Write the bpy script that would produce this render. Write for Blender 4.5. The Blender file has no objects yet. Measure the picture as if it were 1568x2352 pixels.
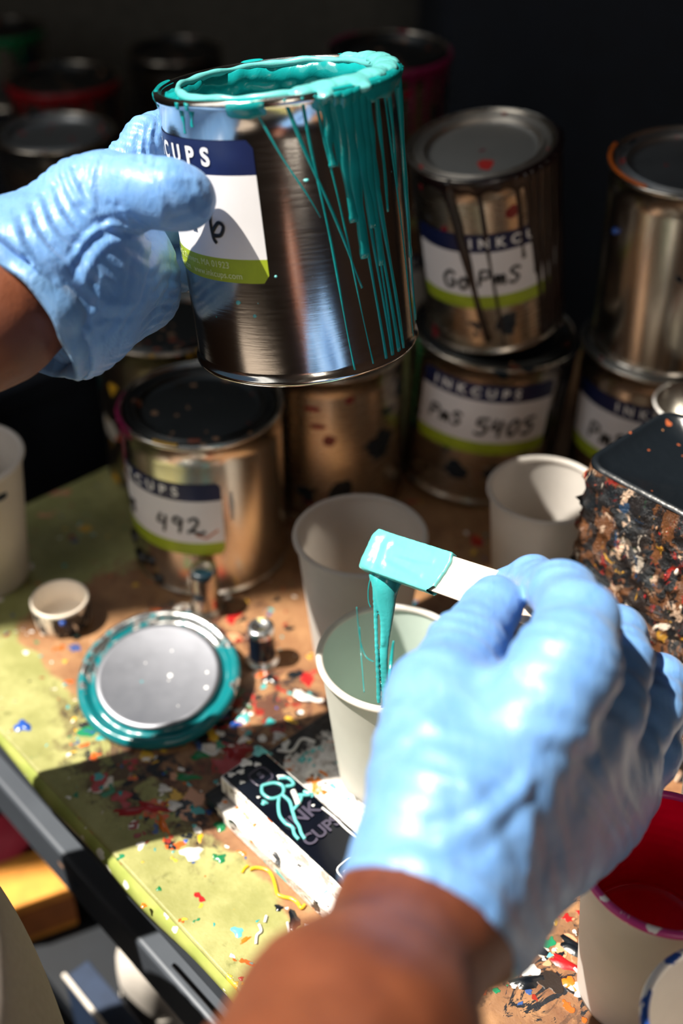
import bpy, bmesh, math, random
import numpy as np
from mathutils import Vector, Matrix, Quaternion
random.seed(7)
S = bpy.context.scene
COL = S.collection
R = math.radians

# ------------------------------------------------------------------ camera
FPX = 2700.0; PITCH = R(37); CZ = .525
C0 = Vector((0, 0, CZ)); RT = Vector((1, 0, 0))
FW = Vector((0, math.cos(PITCH), -math.sin(PITCH))); UP = Vector((0, math.sin(PITCH), math.cos(PITCH)))
def at(px, py, d):
    d = float(d)
    return C0 + d*(FW + RT*((px-784)/FPX) + UP*((1176-py)/FPX))
def ground(px, py, h=0.0):
    d = FW + RT*((px-784)/FPX) + UP*((1176-py)/FPX)
    return C0 + d*((h-CZ)/d.z)
cam = bpy.data.cameras.new('camera'); co = bpy.data.objects.new('camera', cam); COL.objects.link(co)
co.location = C0; co.rotation_euler = (R(90-37), 0, 0)
cam.sensor_fit = 'HORIZONTAL'; cam.sensor_width = 24.0; cam.lens = FPX/1568*24
cam.clip_start = .01; cam.clip_end = 50
cam.dof.use_dof = True; cam.dof.focus_distance = .55; cam.dof.aperture_fstop = 4.0
S.camera = co

# ------------------------------------------------------------------ scene-graph helpers
def tag(o, label=None, cat=None, group=None, kind=None):
    if label: o['label'] = label
    if cat: o['category'] = cat
    if group: o['group'] = group
    if kind: o['kind'] = kind
    return o
def empty(name, loc=(0, 0, 0), quat=None):
    o = bpy.data.objects.new(name, None); COL.objects.link(o); o.location = loc
    o.empty_display_size = .02
    if quat is not None:
        o.rotation_mode = 'QUATERNION'; o.rotation_quaternion = quat
    return o
def mesh(name, verts, faces, mat, parent=None, smooth=True, mats=None, fm=None):
    me = bpy.data.meshes.new(name)
    me.from_pydata([tuple(v) for v in verts], [], [tuple(f) for f in faces])
    for m in (mats or [mat]): me.materials.append(m)
    if fm is not None: me.polygons.foreach_set('material_index', fm)
    if smooth: me.polygons.foreach_set('use_smooth', [True]*len(me.polygons))
    me.update()
    o = bpy.data.objects.new(name, me); COL.objects.link(o)
    if parent: o.parent = parent
    return o
class MB:
    def __init__(s): s.v = []; s.f = []; s.m = []
    def add(s, v, f, m=0):
        k = len(s.v); s.v += [tuple(x) for x in v]; s.f += [tuple(i+k for i in q) for q in f]; s.m += [m]*len(f)
    def box(s, lo, hi, m=0):
        x0, y0, z0 = lo; x1, y1, z1 = hi
        s.add([(x0,y0,z0),(x1,y0,z0),(x1,y1,z0),(x0,y1,z0),(x0,y0,z1),(x1,y0,z1),(x1,y1,z1),(x0,y1,z1)],
              [(0,3,2,1),(4,5,6,7),(0,1,5,4),(1,2,6,5),(2,3,7,6),(3,0,4,7)], m)
    def lathe(s, prof, n=96, m=0, a0=0, a1=None, rfun=None):
        full = a1 is None; a1 = a0+2*math.pi if full else a1
        cnt = n if full else n+1
        v = []
        for (r, z) in prof:
            for i in range(cnt):
                a = a0+(a1-a0)*i/n; rr, zz = (r, z) if rfun is None else rfun(r, z, a)
                v.append((rr*math.cos(a), rr*math.sin(a), zz))
        f = []
        for j in range(len(prof)-1):
            for i in range(n):
                k = (i+1) % cnt
                f.append((j*cnt+i, j*cnt+k, (j+1)*cnt+k, (j+1)*cnt+i))
        s.add(v, f, m)
    def tube(s, pts, rad, n=8, m=0, flat=None):
        pts = [Vector(p) for p in pts]; N = len(pts)
        if not hasattr(rad, '__len__'): rad = [rad]*N
        v = []; f = []; prev = None
        for i, p in enumerate(pts):
            t = (pts[min(i+1, N-1)]-pts[max(i-1, 0)])
            t = t.normalized() if t.length > 1e-9 else Vector((0, 0, 1))
            if flat is not None: u = t.cross(flat(p) if callable(flat) else flat)
            elif prev is None: u = t.cross(Vector((0, 0, 1)) if abs(t.z) < .9 else Vector((1, 0, 0)))
            else: u = prev - t*prev.dot(t)
            if u.length < 1e-9: u = t.orthogonal()
            u.normalize(); w = t.cross(u); prev = u
            for k in range(n):
                a = 2*math.pi*k/n
                v.append(p + (u*math.cos(a) + w*math.sin(a)*(.45 if flat is not None else 1))*rad[i])
        for i in range(N-1):
            for k in range(n):
                f.append((i*n+k, i*n+(k+1) % n, (i+1)*n+(k+1) % n, (i+1)*n+k))
        a = len(v); v += [pts[0], pts[-1]]
        for k in range(n):
            f.append((a, (k+1) % n, k)); f.append((a+1, (N-1)*n+k, (N-1)*n+(k+1) % n))
        s.add(v, f, m)
    def build(s, name, mats, parent=None, smooth=True, bevel=0):
        mats = mats if isinstance(mats, list) else [mats]
        o = mesh(name, s.v, s.f, None, parent, smooth, mats, s.m)
        if bevel:
            b = o.modifiers.new('bevel', 'BEVEL'); b.width = bevel; b.segments = 3; b.limit_method = 'ANGLE'
        return o
def smooth_path(pts, n=8):
    P = [Vector(p) for p in pts]; P = [P[0]]+P+[P[-1]]; out = []
    for i in range(1, len(P)-2):
        for k in range(n):
            t = k/n; a, b, c, d = P[i-1], P[i], P[i+1], P[i+2]
            out.append(.5*((2*b)+(c-a)*t+(2*a-5*b+4*c-d)*t*t+(3*b-a-3*c+d)*t**3))
    out.append(P[-2]); return out
def axis_quat(ax): return Vector((0, 0, 1)).rotation_difference(Vector(ax).normalized())

# ------------------------------------------------------------------ signed-distance surfaces
def npv(p): return np.array(tuple(p), float)
def cap(P, a, b, ra, rb, sq=None):
    a = npv(a); b = npv(b); ba = b-a; pa = P-a
    h = np.clip((pa@ba)/max(ba@ba, 1e-12), 0, 1)
    q = pa-h[:, None]*ba
    if sq is not None:                                  # squash: (unit direction, factor)
        n = npv(sq[0]); k = q@n; q = q + np.outer(k*(1/sq[1]-1), n)
    return np.sqrt((q*q).sum(1)) - (ra+(rb-ra)*h)
def smin(a, b, k):
    h = np.clip(.5+.5*(b-a)/k, 0, 1)
    return b+(a-b)*h-k*h*(1-h)
def nets(fn, lo, hi, step):
    lo = npv(lo); hi = npv(hi); n = np.ceil((hi-lo)/step).astype(int)+1
    ax = [lo[i]+step*np.arange(n[i]) for i in range(3)]
    V = np.empty(n, float)
    Y, Z = np.meshgrid(ax[1], ax[2], indexing='ij')
    for i in range(0, n[0], 8):
        xs = ax[0][i:i+8]
        P = np.stack([np.repeat(xs, Y.size), np.tile(Y.ravel(), len(xs)), np.tile(Z.ravel(), len(xs))], 1)
        V[i:i+8] = fn(P).reshape(len(xs), n[1], n[2])
    acc = np.zeros(tuple(n-1)+(3,)); cnt = np.zeros(tuple(n-1))
    IX = np.stack(np.meshgrid(*[np.arange(k) for k in n], indexing='ij'), -1).astype(np.float32)
    cross = []
    for d in range(3):
        sl0 = [slice(None)]*3; sl1 = [slice(None)]*3; sl0[d] = slice(0, -1); sl1[d] = slice(1, None)
        a = V[tuple(sl0)]; b = V[tuple(sl1)]; m = (a < 0) != (b < 0)
        idx = np.argwhere(m); av = a[m]; bv = b[m]; t = av/(av-bv)
        p = idx.astype(float); p[:, d] += t
        cross.append((idx, av < 0))
        o = [k for k in range(3) if k != d]
        for s0 in (0, -1):
            for s1 in (0, -1):
                c = idx.copy(); c[:, o[0]] += s0; c[:, o[1]] += s1
                ok = ((c >= 0) & (c < n-1)).all(1)
                np.add.at(acc, tuple(c[ok].T), p[ok]); np.add.at(cnt, tuple(c[ok].T), 1)
    has = cnt > 0; vid = -np.ones(cnt.shape, int); vid[has] = np.arange(has.sum())
    verts = acc[has]/cnt[has][:, None]*step+lo
    F = []
    for d, (idx, neg) in enumerate(cross):
        o = [(d+1) % 3, (d+2) % 3]
        q = []
        for s0, s1 in ((0, 0), (-1, 0), (-1, -1), (0, -1)):
            c = idx.copy(); c[:, o[0]] += s0; c[:, o[1]] += s1
            ok = ((c >= 0) & (c < n-1)).all(1); r = -np.ones(len(c), int); r[ok] = vid[tuple(c[ok].T)]; q.append(r)
        q = np.stack(q, 1); g = (q >= 0).all(1); q = q[g]; ng = neg[g]
        q[~ng] = q[~ng][:, ::-1]; F.append(q)
    return verts, np.concatenate(F)
def relax(v, F, it=2, lam=.5):
    v = v.copy()
    for _ in range(it):
        s = np.zeros_like(v); c = np.zeros(len(v))
        for a, b in ((0, 1), (1, 2), (2, 3), (3, 0)):
            np.add.at(s, F[:, a], v[F[:, b]]); np.add.at(s, F[:, b], v[F[:, a]])
            np.add.at(c, F[:, a], 1); np.add.at(c, F[:, b], 1)
        v += lam*(s/np.maximum(c, 1)[:, None]-v)
    return v
def grad_normals(fn, v, e=.0008):
    g = np.stack([fn(v+np.eye(3)[k]*e)-fn(v-np.eye(3)[k]*e) for k in range(3)], 1)
    return g/np.maximum(np.linalg.norm(g, axis=1), 1e-9)[:, None]
def polydist(P, pts):
    d = np.full(len(P), 9.)
    for a, b in zip(pts[:-1], pts[1:]):
        a = npv(a); b = npv(b); ba = b-a; pa = P-a; h = np.clip((pa@ba)/(ba@ba+1e-12), 0, 1)
        d = np.minimum(d, np.sqrt(((pa-h[:, None]*ba)**2).sum(1)))
    return d
def vnoise(P, s, seed=0):
    q = P*s+seed*17.3
    return (np.sin(q[:,0]*1.3+1.7*np.sin(q[:,1]*1.1+q[:,2]*.7))+np.sin(q[:,1]*1.7+1.3*np.sin(q[:,2]*1.3+q[:,0]*.9))+np.sin(q[:,2]*1.5+1.9*np.sin(q[:,0]*.8+q[:,1]*1.2)))/3
def sdf_obj(name, fn, lo, hi, step, mat, parent=None, disp=None, it=2, sub=0):
    v, F = nets(fn, lo, hi, step); v = relax(v, F, it)
    if disp is not None:
        nrm = grad_normals(fn, v); v = v + nrm*disp(v, nrm)[:, None]
    o = mesh(name, v.tolist(), F.tolist(), mat, parent)
    if sub:
        m = o.modifiers.new('sub', 'SUBSURF'); m.levels = sub; m.render_levels = sub
    return o

# ------------------------------------------------------------------ materials
def lin(c):
    if isinstance(c, str):
        c = [int(c[i:i+2], 16)/255 for i in (0, 2, 4)]
    return tuple((x/12.92 if x <= .04045 else ((x+.055)/1.055)**2.4) for x in c)+(1,)
class NT:
    def __init__(s, name):
        s.m = bpy.data.materials.new(name); s.m.use_nodes = True; s.t = s.m.node_tree
        s.b = s.t.nodes['Principled BSDF']; s.out = s.t.nodes['Material Output']
    def n(s, typ, **k):
        o = s.t.nodes.new(typ)
        for a, v in k.items(): setattr(o, a, v)
        return o
    def link(s, a, b): s.t.links.new(a, b)
    def put(s, sock, v):
        if isinstance(v, bpy.types.NodeSocket): s.link(v, sock)
        elif v is not None: sock.default_value = v
    def math(s, op, a, b=None, c=None, clamp=False):
        o = s.n('ShaderNodeMath', operation=op, use_clamp=clamp)
        for i, v in enumerate((a, b, c)):
            if v is not None: s.put(o.inputs[i], v)
        return o.outputs[0]
    def coord(s, kind='Object'): return s.n('ShaderNodeTexCoord').outputs[kind]
    def noise(s, vec, scale, detail=3, rough=.5, dist=0, col=False, off=None):
        o = s.n('ShaderNodeTexNoise'); s.put(o.inputs['Scale'], scale); s.put(o.inputs['Detail'], detail)
        s.put(o.inputs['Roughness'], rough); s.put(o.inputs['Distortion'], dist)
        if off is not None: vec = s.vadd(vec, off)
        s.link(vec, o.inputs['Vector']); return o.outputs['Color' if col else 'Fac']
    def vadd(s, a, b):
        o = s.n('ShaderNodeVectorMath', operation='ADD'); s.put(o.inputs[0], a); s.put(o.inputs[1], b); return o.outputs[0]
    def vmul(s, a, b):
        o = s.n('ShaderNodeVectorMath', operation='MULTIPLY'); s.put(o.inputs[0], a); s.put(o.inputs[1], b); return o.outputs[0]
    def voro(s, vec, scale, rnd=1):
        o = s.n('ShaderNodeTexVoronoi'); s.put(o.inputs['Scale'], scale); s.put(o.inputs['Randomness'], rnd); s.link(vec, o.inputs['Vector']); return o
    def ramp(s, fac, lo, hi):      # smooth 0..1
        o = s.n('ShaderNodeMapRange', interpolation_type='SMOOTHSTEP'); s.put(o.inputs[0], fac); s.put(o.inputs[1], lo); s.put(o.inputs[2], hi); return o.outputs[0]
    def mix(s, fac, a, b):
        o = s.n('ShaderNodeMix', data_type='RGBA'); s.put(o.inputs[0], fac)
        s.put(o.inputs[6], a); s.put(o.inputs[7], b); return o.outputs[2]
    def bump(s, h, dist, strength=1):
        o = s.n('ShaderNodeBump'); s.put(o.inputs['Height'], h); s.put(o.inputs['Distance'], dist); s.put(o.inputs['Strength'], strength)
        s.link(o.outputs[0], s.b.inputs['Normal'])
    def set(s, **k):
        for a, v in k.items(): s.put(s.b.inputs[a.replace('_', ' ')], v)
        return s.m
def plain(name, c, rough=.5, metal=0, noise_amt=.06, scale=60, **k):
    t = NT(name); v = t.coord(); nz = t.noise(v, scale, 4)
    c = lin(c); c2 = tuple(x*(1-noise_amt*4) for x in c[:3])+(1,)
    t.set(Base_Color=t.mix(t.ramp(nz, .3, .75), c2, c), Roughness=rough, Metallic=metal, **k)
    return t.m
def splats(t, base, v, layers, mask=None):
    """dried droplets: layers of (colour, scale, size, warp, seed)"""
    h = None
    for (c, sc, size, warp, seed) in layers:
        w = t.noise(v, sc*.9, 3, .6, 0, True, (seed, seed*.7, seed*.3))
        w = t.vmul(t.vadd(w, (-.5, -.5, -.5)), (warp/sc, warp/sc, warp/sc))
        p = t.vadd(t.vadd(v, w), (seed*1.3, seed*2.1, seed*.9))
        o = t.voro(p, sc)
        rnd = t.n('ShaderNodeSeparateColor'); t.link(o.outputs['Color'], rnd.inputs[0])
        rad = t.math('MULTIPLY', t.math('POWER', rnd.outputs[0], 7), size)
        if mask is not None: rad = t.math('MULTIPLY', rad, mask)
        m = t.ramp(t.math('SUBTRACT', rad, o.outputs['Distance']), 0, .035)
        base = t.mix(m, base, lin(c))
        h = m if h is None else t.math('MAXIMUM', h, m)
    return base, h

M = {}
def tin(name, col='d8d4cc', rough=.11, speck=None, dirt=.0):
    t = NT(name); v = t.coord()
    sc = t.noise(t.vmul(v, (1, 1, 14)), 60, 3, .6)
    fine = t.noise(v, 700, 2)
    base = lin(col)
    base = t.mix(t.math('MULTIPLY', t.ramp(t.noise(v, 35, 5, .7), .55, .75), dirt), base, lin('4a3a2c'))
    h = None
    if speck: base, h = splats(t, base, v, [(c_, q_, w_*1.4, x_, y_) for c_, q_, w_, x_, y_ in speck])
    met = t.math('SUBTRACT', 1, h) if h is not None else 1.0
    rg = t.math('ADD', rough, t.math('MULTIPLY', sc, .12))
    t.set(Base_Color=base, Metallic=met, Roughness=rg)
    t.bump(t.math('ADD', t.math('MULTIPLY', sc, .5), t.math('MULTIPLY', fine, .15)), .0002, .25)
    return t.m
M['tin'] = tin('tin', speck=[('1f8f96', 190, .10, .5, 1)])
M['tin_dirty'] = tin('tin_dirty', 'b9b0a2', .22, [('0a2430', 60, .38, .9, 2), ('7a1020', 70, .3, .9, 5), ('15242e', 34, .4, 1.2, 8)], .5)
M['tin_spot'] = tin('tin_spot', 'cfc9be', .17, [('101c26', 45, .26, .8, 3)], .15)
M['tin_colour'] = tin('tin_colour', 'a09588', .25, [('c8551c', 60, .5, 1., 2), ('b9b1a5', 50, .5, 1., 4), ('0e3436', 40, .5, 1., 6), ('c99a2a', 90, .5, 1., 9)], .6)
M['lid_red'] = tin('lid_tin_red', 'b4aea4', .40, [('c8231a', 52, .33, .7, 4.2), ('7a1c18', 40, .3, 1., 7)], .35)
M['lid_dark'] = tin('lid_tin_dark', '4a4c4c', .34, [('0c1418', 30, .55, 1., 3), ('7a3a22', 120, .35, .5, 6), ('8a6a50', 140, .35, .4, 11)], .7)
M['lid_grey'] = tin('lid_tin_grey', 'a0a2a2', .36, [('8f9aa2', 30, .3, .8, 2), ('20262c', 26, .4, 1., 5), ('b02418', 140, .3, .3, 8)], .5)
M['lid_teal_panel'] = tin('lid_panel_tin', '7e8087', .36, [('1f9fa4', 120, .25, .7, 2), ('f2f2f0', 130, .22, .1, 5)], .0)
def ink(name, c, rough=.22, bump=.0006, var=.25, k=1):
    t = NT(name); v = t.coord(); nz = t.noise(v, 140, 4, .6, .6); big = t.noise(v, 45, 2)
    cc = lin(c); c2 = tuple(x*(1-var) for x in cc[:3])+(1,)
    t.set(Base_Color=t.mix(t.ramp(big, .35, .7), c2, cc), Roughness=rough, Coat_Weight=.3, Coat_Roughness=.12)
    t.bump(nz, bump, .5); return t.m
M['teal'] = ink('teal_ink', '119a9c')
M['teal_light'] = ink('light_teal_ink', '64bcbc', .3, .0005, .12)
M['red_ink'] = ink('crimson_ink', 'f20034', .16, .0003, .12)
M['pink_ink'] = ink('magenta_ink', 'd0408c', .25)
M['plum'] = ink('plum_ink', '7c1444', .3)
M['blackbrown'] = ink('dark_maroon_ink', '1c0c0c', .3)
M['black_ink'] = ink('black_ink', '0b1118', .25)
M['crimson_dark'] = ink('dark_red_ink', 'a01018', .4)
M['blue_ink'] = ink('blue_ink', '2858b4', .25)
M['yellow_ink'] = ink('yellow_ink', 'e6b222', .3)
M['orange_ink'] = ink('orange_ink', 'e0701c', .3)
M['white_ink'] = ink('white_ink', 'f0efec', .35)
M['green_ink'] = ink('green_ink', '12804c', .3)
M['label_navy'] = plain('label_navy', '131f4c', .4)
M['label_white'] = plain('label_white', 'eae8ea', .45, noise_amt=.01)
M['label_green'] = plain('label_green', 'a9bd2c', .45)
M['print_white'] = plain('print_white', 'f4f4f4', .45, noise_amt=0)
M['print_pale'] = plain('print_pale', 'dfe6b0', .5, noise_amt=0)
M['marker'] = plain('black_marker', '101014', .4, noise_amt=0)
def paper(name, c='f1ece6', stain=None):
    t = NT(name); v = t.coord(); nz = t.noise(v, 900, 3)
    base = t.mix(t.ramp(t.noise(v, 30, 3), .3, .8), lin(c), lin(tuple(x*.965 for x in [int(c[i:i+2], 16)/255 for i in (0, 2, 4)])))
    if stain: base, h = splats(t, base, v, stain)
    t.set(Base_Color=base, Roughness=.55, Subsurface_Weight=0.0)
    t.bump(nz, .0001, .3)
    tr = t.n('ShaderNodeBsdfTranslucent'); t.put(tr.inputs['Color'], base); mx = t.n('ShaderNodeMixShader'); mx.inputs[0].default_value = .45
    t.link(t.b.outputs[0], mx.inputs[1]); t.link(tr.outputs[0], mx.inputs[2]); t.link(mx.outputs[0], t.out.inputs['Surface']); return t.m
M['paper'] = paper('white_cup_paper')
M['paper_speck'] = paper('stained_cup_paper', 'e6dccb', [('14242e', 26, .42, .9, 3.1), ('1c2c34', 40, .3, .8, 5)])
M['paper_mint'] = paper('mint_cup_paper', 'e2f2ea')
def rim_mat(name, c1, c2, amt=.5, sc=60):
    t = NT(name); v = t.coord()
    m1 = t.ramp(t.noise(v, sc, 3, .6, .8), amt, amt+.03); m2 = t.ramp(t.noise(v, sc*1.4, 3, .6, .5, False, (5, 2, 1)), .66, .69)
    t.set(Base_Color=t.mix(m2, t.mix(m1, lin('f1eeea'), lin(c1)), lin(c2)), Roughness=.35); return t.m
M['rim_pink'] = rim_mat('pink_smeared_rim', 'c23a84', 'a01840', .42)
M['rim_blue'] = rim_mat('blue_smeared_rim', '2c54a4', 'd89a30', .55, 45)
M['rim_dots'] = rim_mat('blue_dotted_rim', '2c54a4', '2c54a4', .66, 120)
M['rim_red'] = rim_mat('red_smeared_rim', '7a1020', '7a1020', .5, 60)
def glove_mat(name, c):
    t = NT(name); v = t.coord()
    big = t.noise(v, 70, 4, .55, 1.0); fine = t.noise(v, 420, 3, .6)
    str_ = t.noise(t.vmul(v, (230, 60, 90)), 1.0, 4, .55, 1.2)
    cc = lin(c); c2 = (cc[0]*.78, cc[1]*.86, cc[2]*.93, 1)
    t.set(Base_Color=t.mix(t.ramp(big, .3, .7), c2, cc), Roughness=.42, Subsurface_Weight=.25, Subsurface_Scale=.006,
          Subsurface_Radius=(.25, .7, 1.), Sheen_Weight=.1)
    t.bump(t.math('ADD', t.math('ADD', t.math('MULTIPLY', big, .7), t.math('MULTIPLY', str_, .5)), t.math('MULTIPLY', fine, .06)), .0022, .5)
    return t.m
M['glove'] = glove_mat('blue_nitrile', '709dd3')
t = NT('skin'); v = t.coord()
b = t.mix(t.ramp(t.noise(v, 25, 3), .3, .7), lin('5c2c1a'), lin('7c4428'))
b = t.mix(t.ramp(t.noise(t.vmul(v, (1, 1, 1)), 240, 3, .7), .55, .8), b, lin('482216'))
t.set(Base_Color=b, Roughness=.58, Subsurface_Weight=.15, Subsurface_Scale=.006, Subsurface_Radius=(1, .35, .2))
t.bump(t.noise(v, 600, 3, .7), .0005, .35); M['skin'] = t.m
M['hair'] = plain('arm_hair', '241a14', .5)
t = NT('apron_cloth'); v = t.coord()
t.set(Base_Color=t.mix(t.noise(v, 300, 2), lin('8c8078'), lin('a0948a')), Roughness=.85); t.bump(t.noise(v, 900, 2), .0005, .4); M['cloth'] = t.m

# ------------------------------------------------------------------ table frame: u along the near-left edge, v into the table
E1 = Vector((.6779, -.7351, 0)); E2 = Vector((.7351, .6779, 0)); KORN = Vector((-.3316, .6192, 0))
TROT = math.atan2(-.7351, .6779)
def T(u, v, z=0): return KORN+E1*u+E2*v+Vector((0, 0, z))
def frame_obj(name, z=0):
    o = empty(name, KORN+Vector((0, 0, z))); o.rotation_euler = (0, 0, TROT); return o

# table top paint
t = NT('painted_tabletop'); v = t.coord(); sp = t.n('ShaderNodeSeparateXYZ'); t.link(v, sp.inputs[0]); U, V, Zc = sp.outputs
wob = t.math('MULTIPLY', t.math('SUBTRACT', t.noise(v, 16, 5, .6), .5), .05)
du = t.math('ADD', U, t.math('MULTIPLY', wob, 2.2)); dv = t.math('ADD', V, wob)
brown = t.math('MULTIPLY', t.ramp(du, .105, .115), t.ramp(dv, .047, .052))
gcol = t.mix(t.ramp(t.noise(v, 30, 5, .65), .35, .7), lin('86864e'), lin('a2a068'))
gcol = t.mix(t.ramp(t.noise(v, 60, 5, .7, 0, False, (3, 3, 3)), .58, .75), gcol, lin('5c5c2c'))
bcol = t.mix(t.ramp(t.noise(v, 22, 5, .7), .3, .7), lin('7c5538'), lin('a27a54'))
bcol = t.mix(t.ramp(t.noise(v, 80, 5, .75, 0, False, (7, 1, 2)), .55, .75), bcol, lin('55351f'))
base = t.mix(brown, gcol, bcol)
def blob(u0, v0, ru, rv):
    a = t.math('DIVIDE', t.math('SUBTRACT', U, u0), ru); c = t.math('DIVIDE', t.math('SUBTRACT', V, v0), rv)
    d = t.math('SQRT', t.math('ADD', t.math('MULTIPLY', a, a), t.math('MULTIPLY', c, c)))
    return t.math('SUBTRACT', 1, t.ramp(t.math('ADD', d, t.math('MULTIPLY', t.math('SUBTRACT', t.noise(v, 60, 5, .7), .5), 1.6)), .55, 1.05))
heavy = t.math('MAXIMUM', t.math('MAXIMUM', blob(.30, .115, .085, .06), blob(.27, .04, .08, .03)), t.math('MAXIMUM', t.math('MULTIPLY', blob(.53, .16, .10, .12), .45), blob(.20, .14, .05, .05)))
msk = t.math('ADD', t.math('MULTIPLY', t.ramp(t.noise(v, 24, 4, .6, 0, False, (6, 6, 1)), .3, .7), .72), t.math('MULTIPLY', heavy, .55))
base = t.mix(t.math('MULTIPLY', t.ramp(t.noise(v, 45, 5, .65, .6, False, (2, 9, 4)), .44, .52), t.math('MULTIPLY', heavy, .85)), base, lin('4c2a20'))
base = t.mix(t.math('MULTIPLY', t.ramp(t.noise(v, 48, 5, .7, .8, False, (8, 2, 7)), .55, .575), heavy), base, lin('141519'))
base = t.mix(t.math('MULTIPLY', t.ramp(t.noise(v, 70, 5, .7, .8, False, (1, 5, 3)), .60, .62), blob(.30, .115, .07, .05)), base, lin('b81a1e'))
base = t.mix(t.math('MULTIPLY', t.ramp(t.noise(t.vmul(v, (1, .5, 1)), 60, 6, .7, 1.2, False, (4, 1, 9)), .545, .56), blob(.55, .14, .09, .11)), base, lin('10131a'))
base, hh = splats(t, base, v, [
 ('2c2420', 38, .62, 2.2, 1), ('d8cdc0', 60, .62, 1.9, 2), ('c8581c', 75, .6, 2.0, 3), ('1c7a52', 80, .6, 1.8, 4),
 ('a81c1c', 55, .62, 2.2, 5), ('e0b23a', 90, .58, 1.6, 6), ('344e84', 85, .58, 1.8, 7), ('c8906c', 45, .6, 2.4, 8),
 ('14181c', 110, .66, 1.8, 9), ('ece8e2', 150, .62, 1.3, 10), ('3ca4a4', 120, .5, 1.4, 11), ('8a281c', 120, .62, 1.6, 12)], msk)
t.set(Base_Color=base, Roughness=t.math('SUBTRACT', .5, t.math('MULTIPLY', hh, .2)))
t.bump(t.math('ADD', t.math('MULTIPLY', hh, .5), t.math('MULTIPLY', t.noise(v, 130, 5, .7), .6)), .0012, .7)
M['table'] = t.m
t = NT('green_table_edge'); v = t.coord()
g, h_ = splats(t, t.mix(t.ramp(t.noise(v, 40, 4), .4, .7), lin('8f9a4e'), lin('a9ae62')), v, [('3c4430', 60, .5, 1.2, 3), ('e6e6d8', 120, .45, .8, 5)])
t.set(Base_Color=g, Roughness=.4); M['table_edge'] = t.m
t = NT('grey_steel'); v = t.coord()
g, h_ = splats(t, t.mix(t.noise(v, 30, 3), lin('41464e'), lin('50565e')), v, [('a8846c', 30, .3, .8, 3), ('2c3848', 40, .3, .8, 6)])
t.set(Base_Color=g, Roughness=.45, Metallic=.2); M['steel'] = t.m
M['dark_steel'] = plain('dark_steel', '10161e', .5)
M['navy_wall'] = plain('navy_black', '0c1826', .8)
M['wall_dark'] = plain('dark_wall_paint', '58564f', .85)
M['wall_mid'] = plain('warm_wall_paint', '5c4232', .85)
M['ceil'] = plain('ceiling_paint', '5a5a5a', .9)
M['floor'] = plain('floor_concrete', '24262a', .8)

tab = frame_obj('work_table')
tag(tab, 'paint-splattered brown and green work table with a grey steel frame', 'table')
m = MB(); m.box((0, 0, -.011), (1.0, .62, 0)); 
top = m.build('tabletop', M['table'], tab, smooth=False, bevel=.0015)
# the green side of the slab
m = MB()
n = 120
for side in (0, 1):
    L = 1.0 if side == 0 else .62
    vv = []; ff = []
    for i in range(n+1):
        s_ = L*i/n; w = .0012*math.sin(s_*60)+.0015*math.sin(s_*23+1)
        prof = [(.0005, -.0015), (-.0025, -.004), (-.0035-w*.4, -.009), (-.002-w, -.015), (.003, -.017)]
        for (o_, z_) in prof: vv.append((s_, o_, z_) if side == 0 else (o_, s_, z_))
    for i in range(n):
        for k in range(4):
            a = i*5+k; q = (a, a+1, a+6, a+5); ff.append(q if side else q[::-1])
    m.add(vv, ff)
m.build('edge_band', M['table_edge'], tab)
m = MB(); m.box((.004, .002, -.038), (.99, .022, -.0155)); m.box((.002, .002, -.038), (.022, .61, -.0155)); m.build('top_rail', M['steel'], tab, False, .002)
m = MB(); m.box((.004, .000, -.108), (.99, .016, -.070)); m.box((.002, .002, -.108), (.022, .61, -.070)); m.build('lower_rail', M['steel'], tab, False, .003)
m = MB(); m.box((.026, .030, -.100), (.96, .59, -.020)); m.build('gap_shade_block', M['navy_wall'], tab, False)  # dark body added behind the rails to stand in for shade in the gap
for (u_, v_) in ((.06, .16), (.94, .16), (.06, .56), (.94, .56)):
    m = MB(); m.box((u_-.02, v_-.02, -.8), (u_+.02, v_+.02, -.108)); m.build('leg', M['steel'], tab, False, .002)
m = MB(); m.box((-.02, .0, -.32), (.97, .60, -.3005)); m.build('shelf', M['dark_steel'], tab, False)
# thin bright runner lying in the gap of the frame
m = MB(); m.tube([(.345, .006, -.0684), (.50, .006, -.0684)], .0016, 8); m.build('drawer_runner', plain('chrome', 'e8e8ea', .15, 1), tab)
# dried paint that stands proud of the wood
m = MB(); pal = ['white_ink', 'orange_ink', 'green_ink', 'crimson_dark', 'yellow_ink', 'blue_ink', 'black_ink', 'teal_light', 'teal']
def drop(u0, v0, r, k, el=1, ang=0, z=0, hgt=.35):
    n = 16; vs = [(u0, v0, z+r*hgt)]; ph = random.random()*6
    for ring, (rr, zz) in enumerate(((.6, .8), (1, -.05))):
        for i in range(n):
            a = 2*math.pi*i/n; q = r*rr*(1+.22*math.sin(3*a+ph)+.14*math.sin(5*a+2*ph)); x = q*math.cos(a)*el; y = q*math.sin(a)
            vs.append((u0+x*math.cos(ang)-y*math.sin(ang), v0+x*math.sin(ang)+y*math.cos(ang), z+r*hgt*zz))
    fs = [(0, 1+i, 1+(i+1) % n) for i in range(n)]+[(1+i, 1+n+i, 1+n+(i+1) % n, 1+(i+1) % n) for i in range(n)]
    m.add(vs, fs, k)
def px_tc(px, py, z=0):
    g = ground(px, py, z)-KORN; return g.dot(E1), g.dot(E2)
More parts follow.
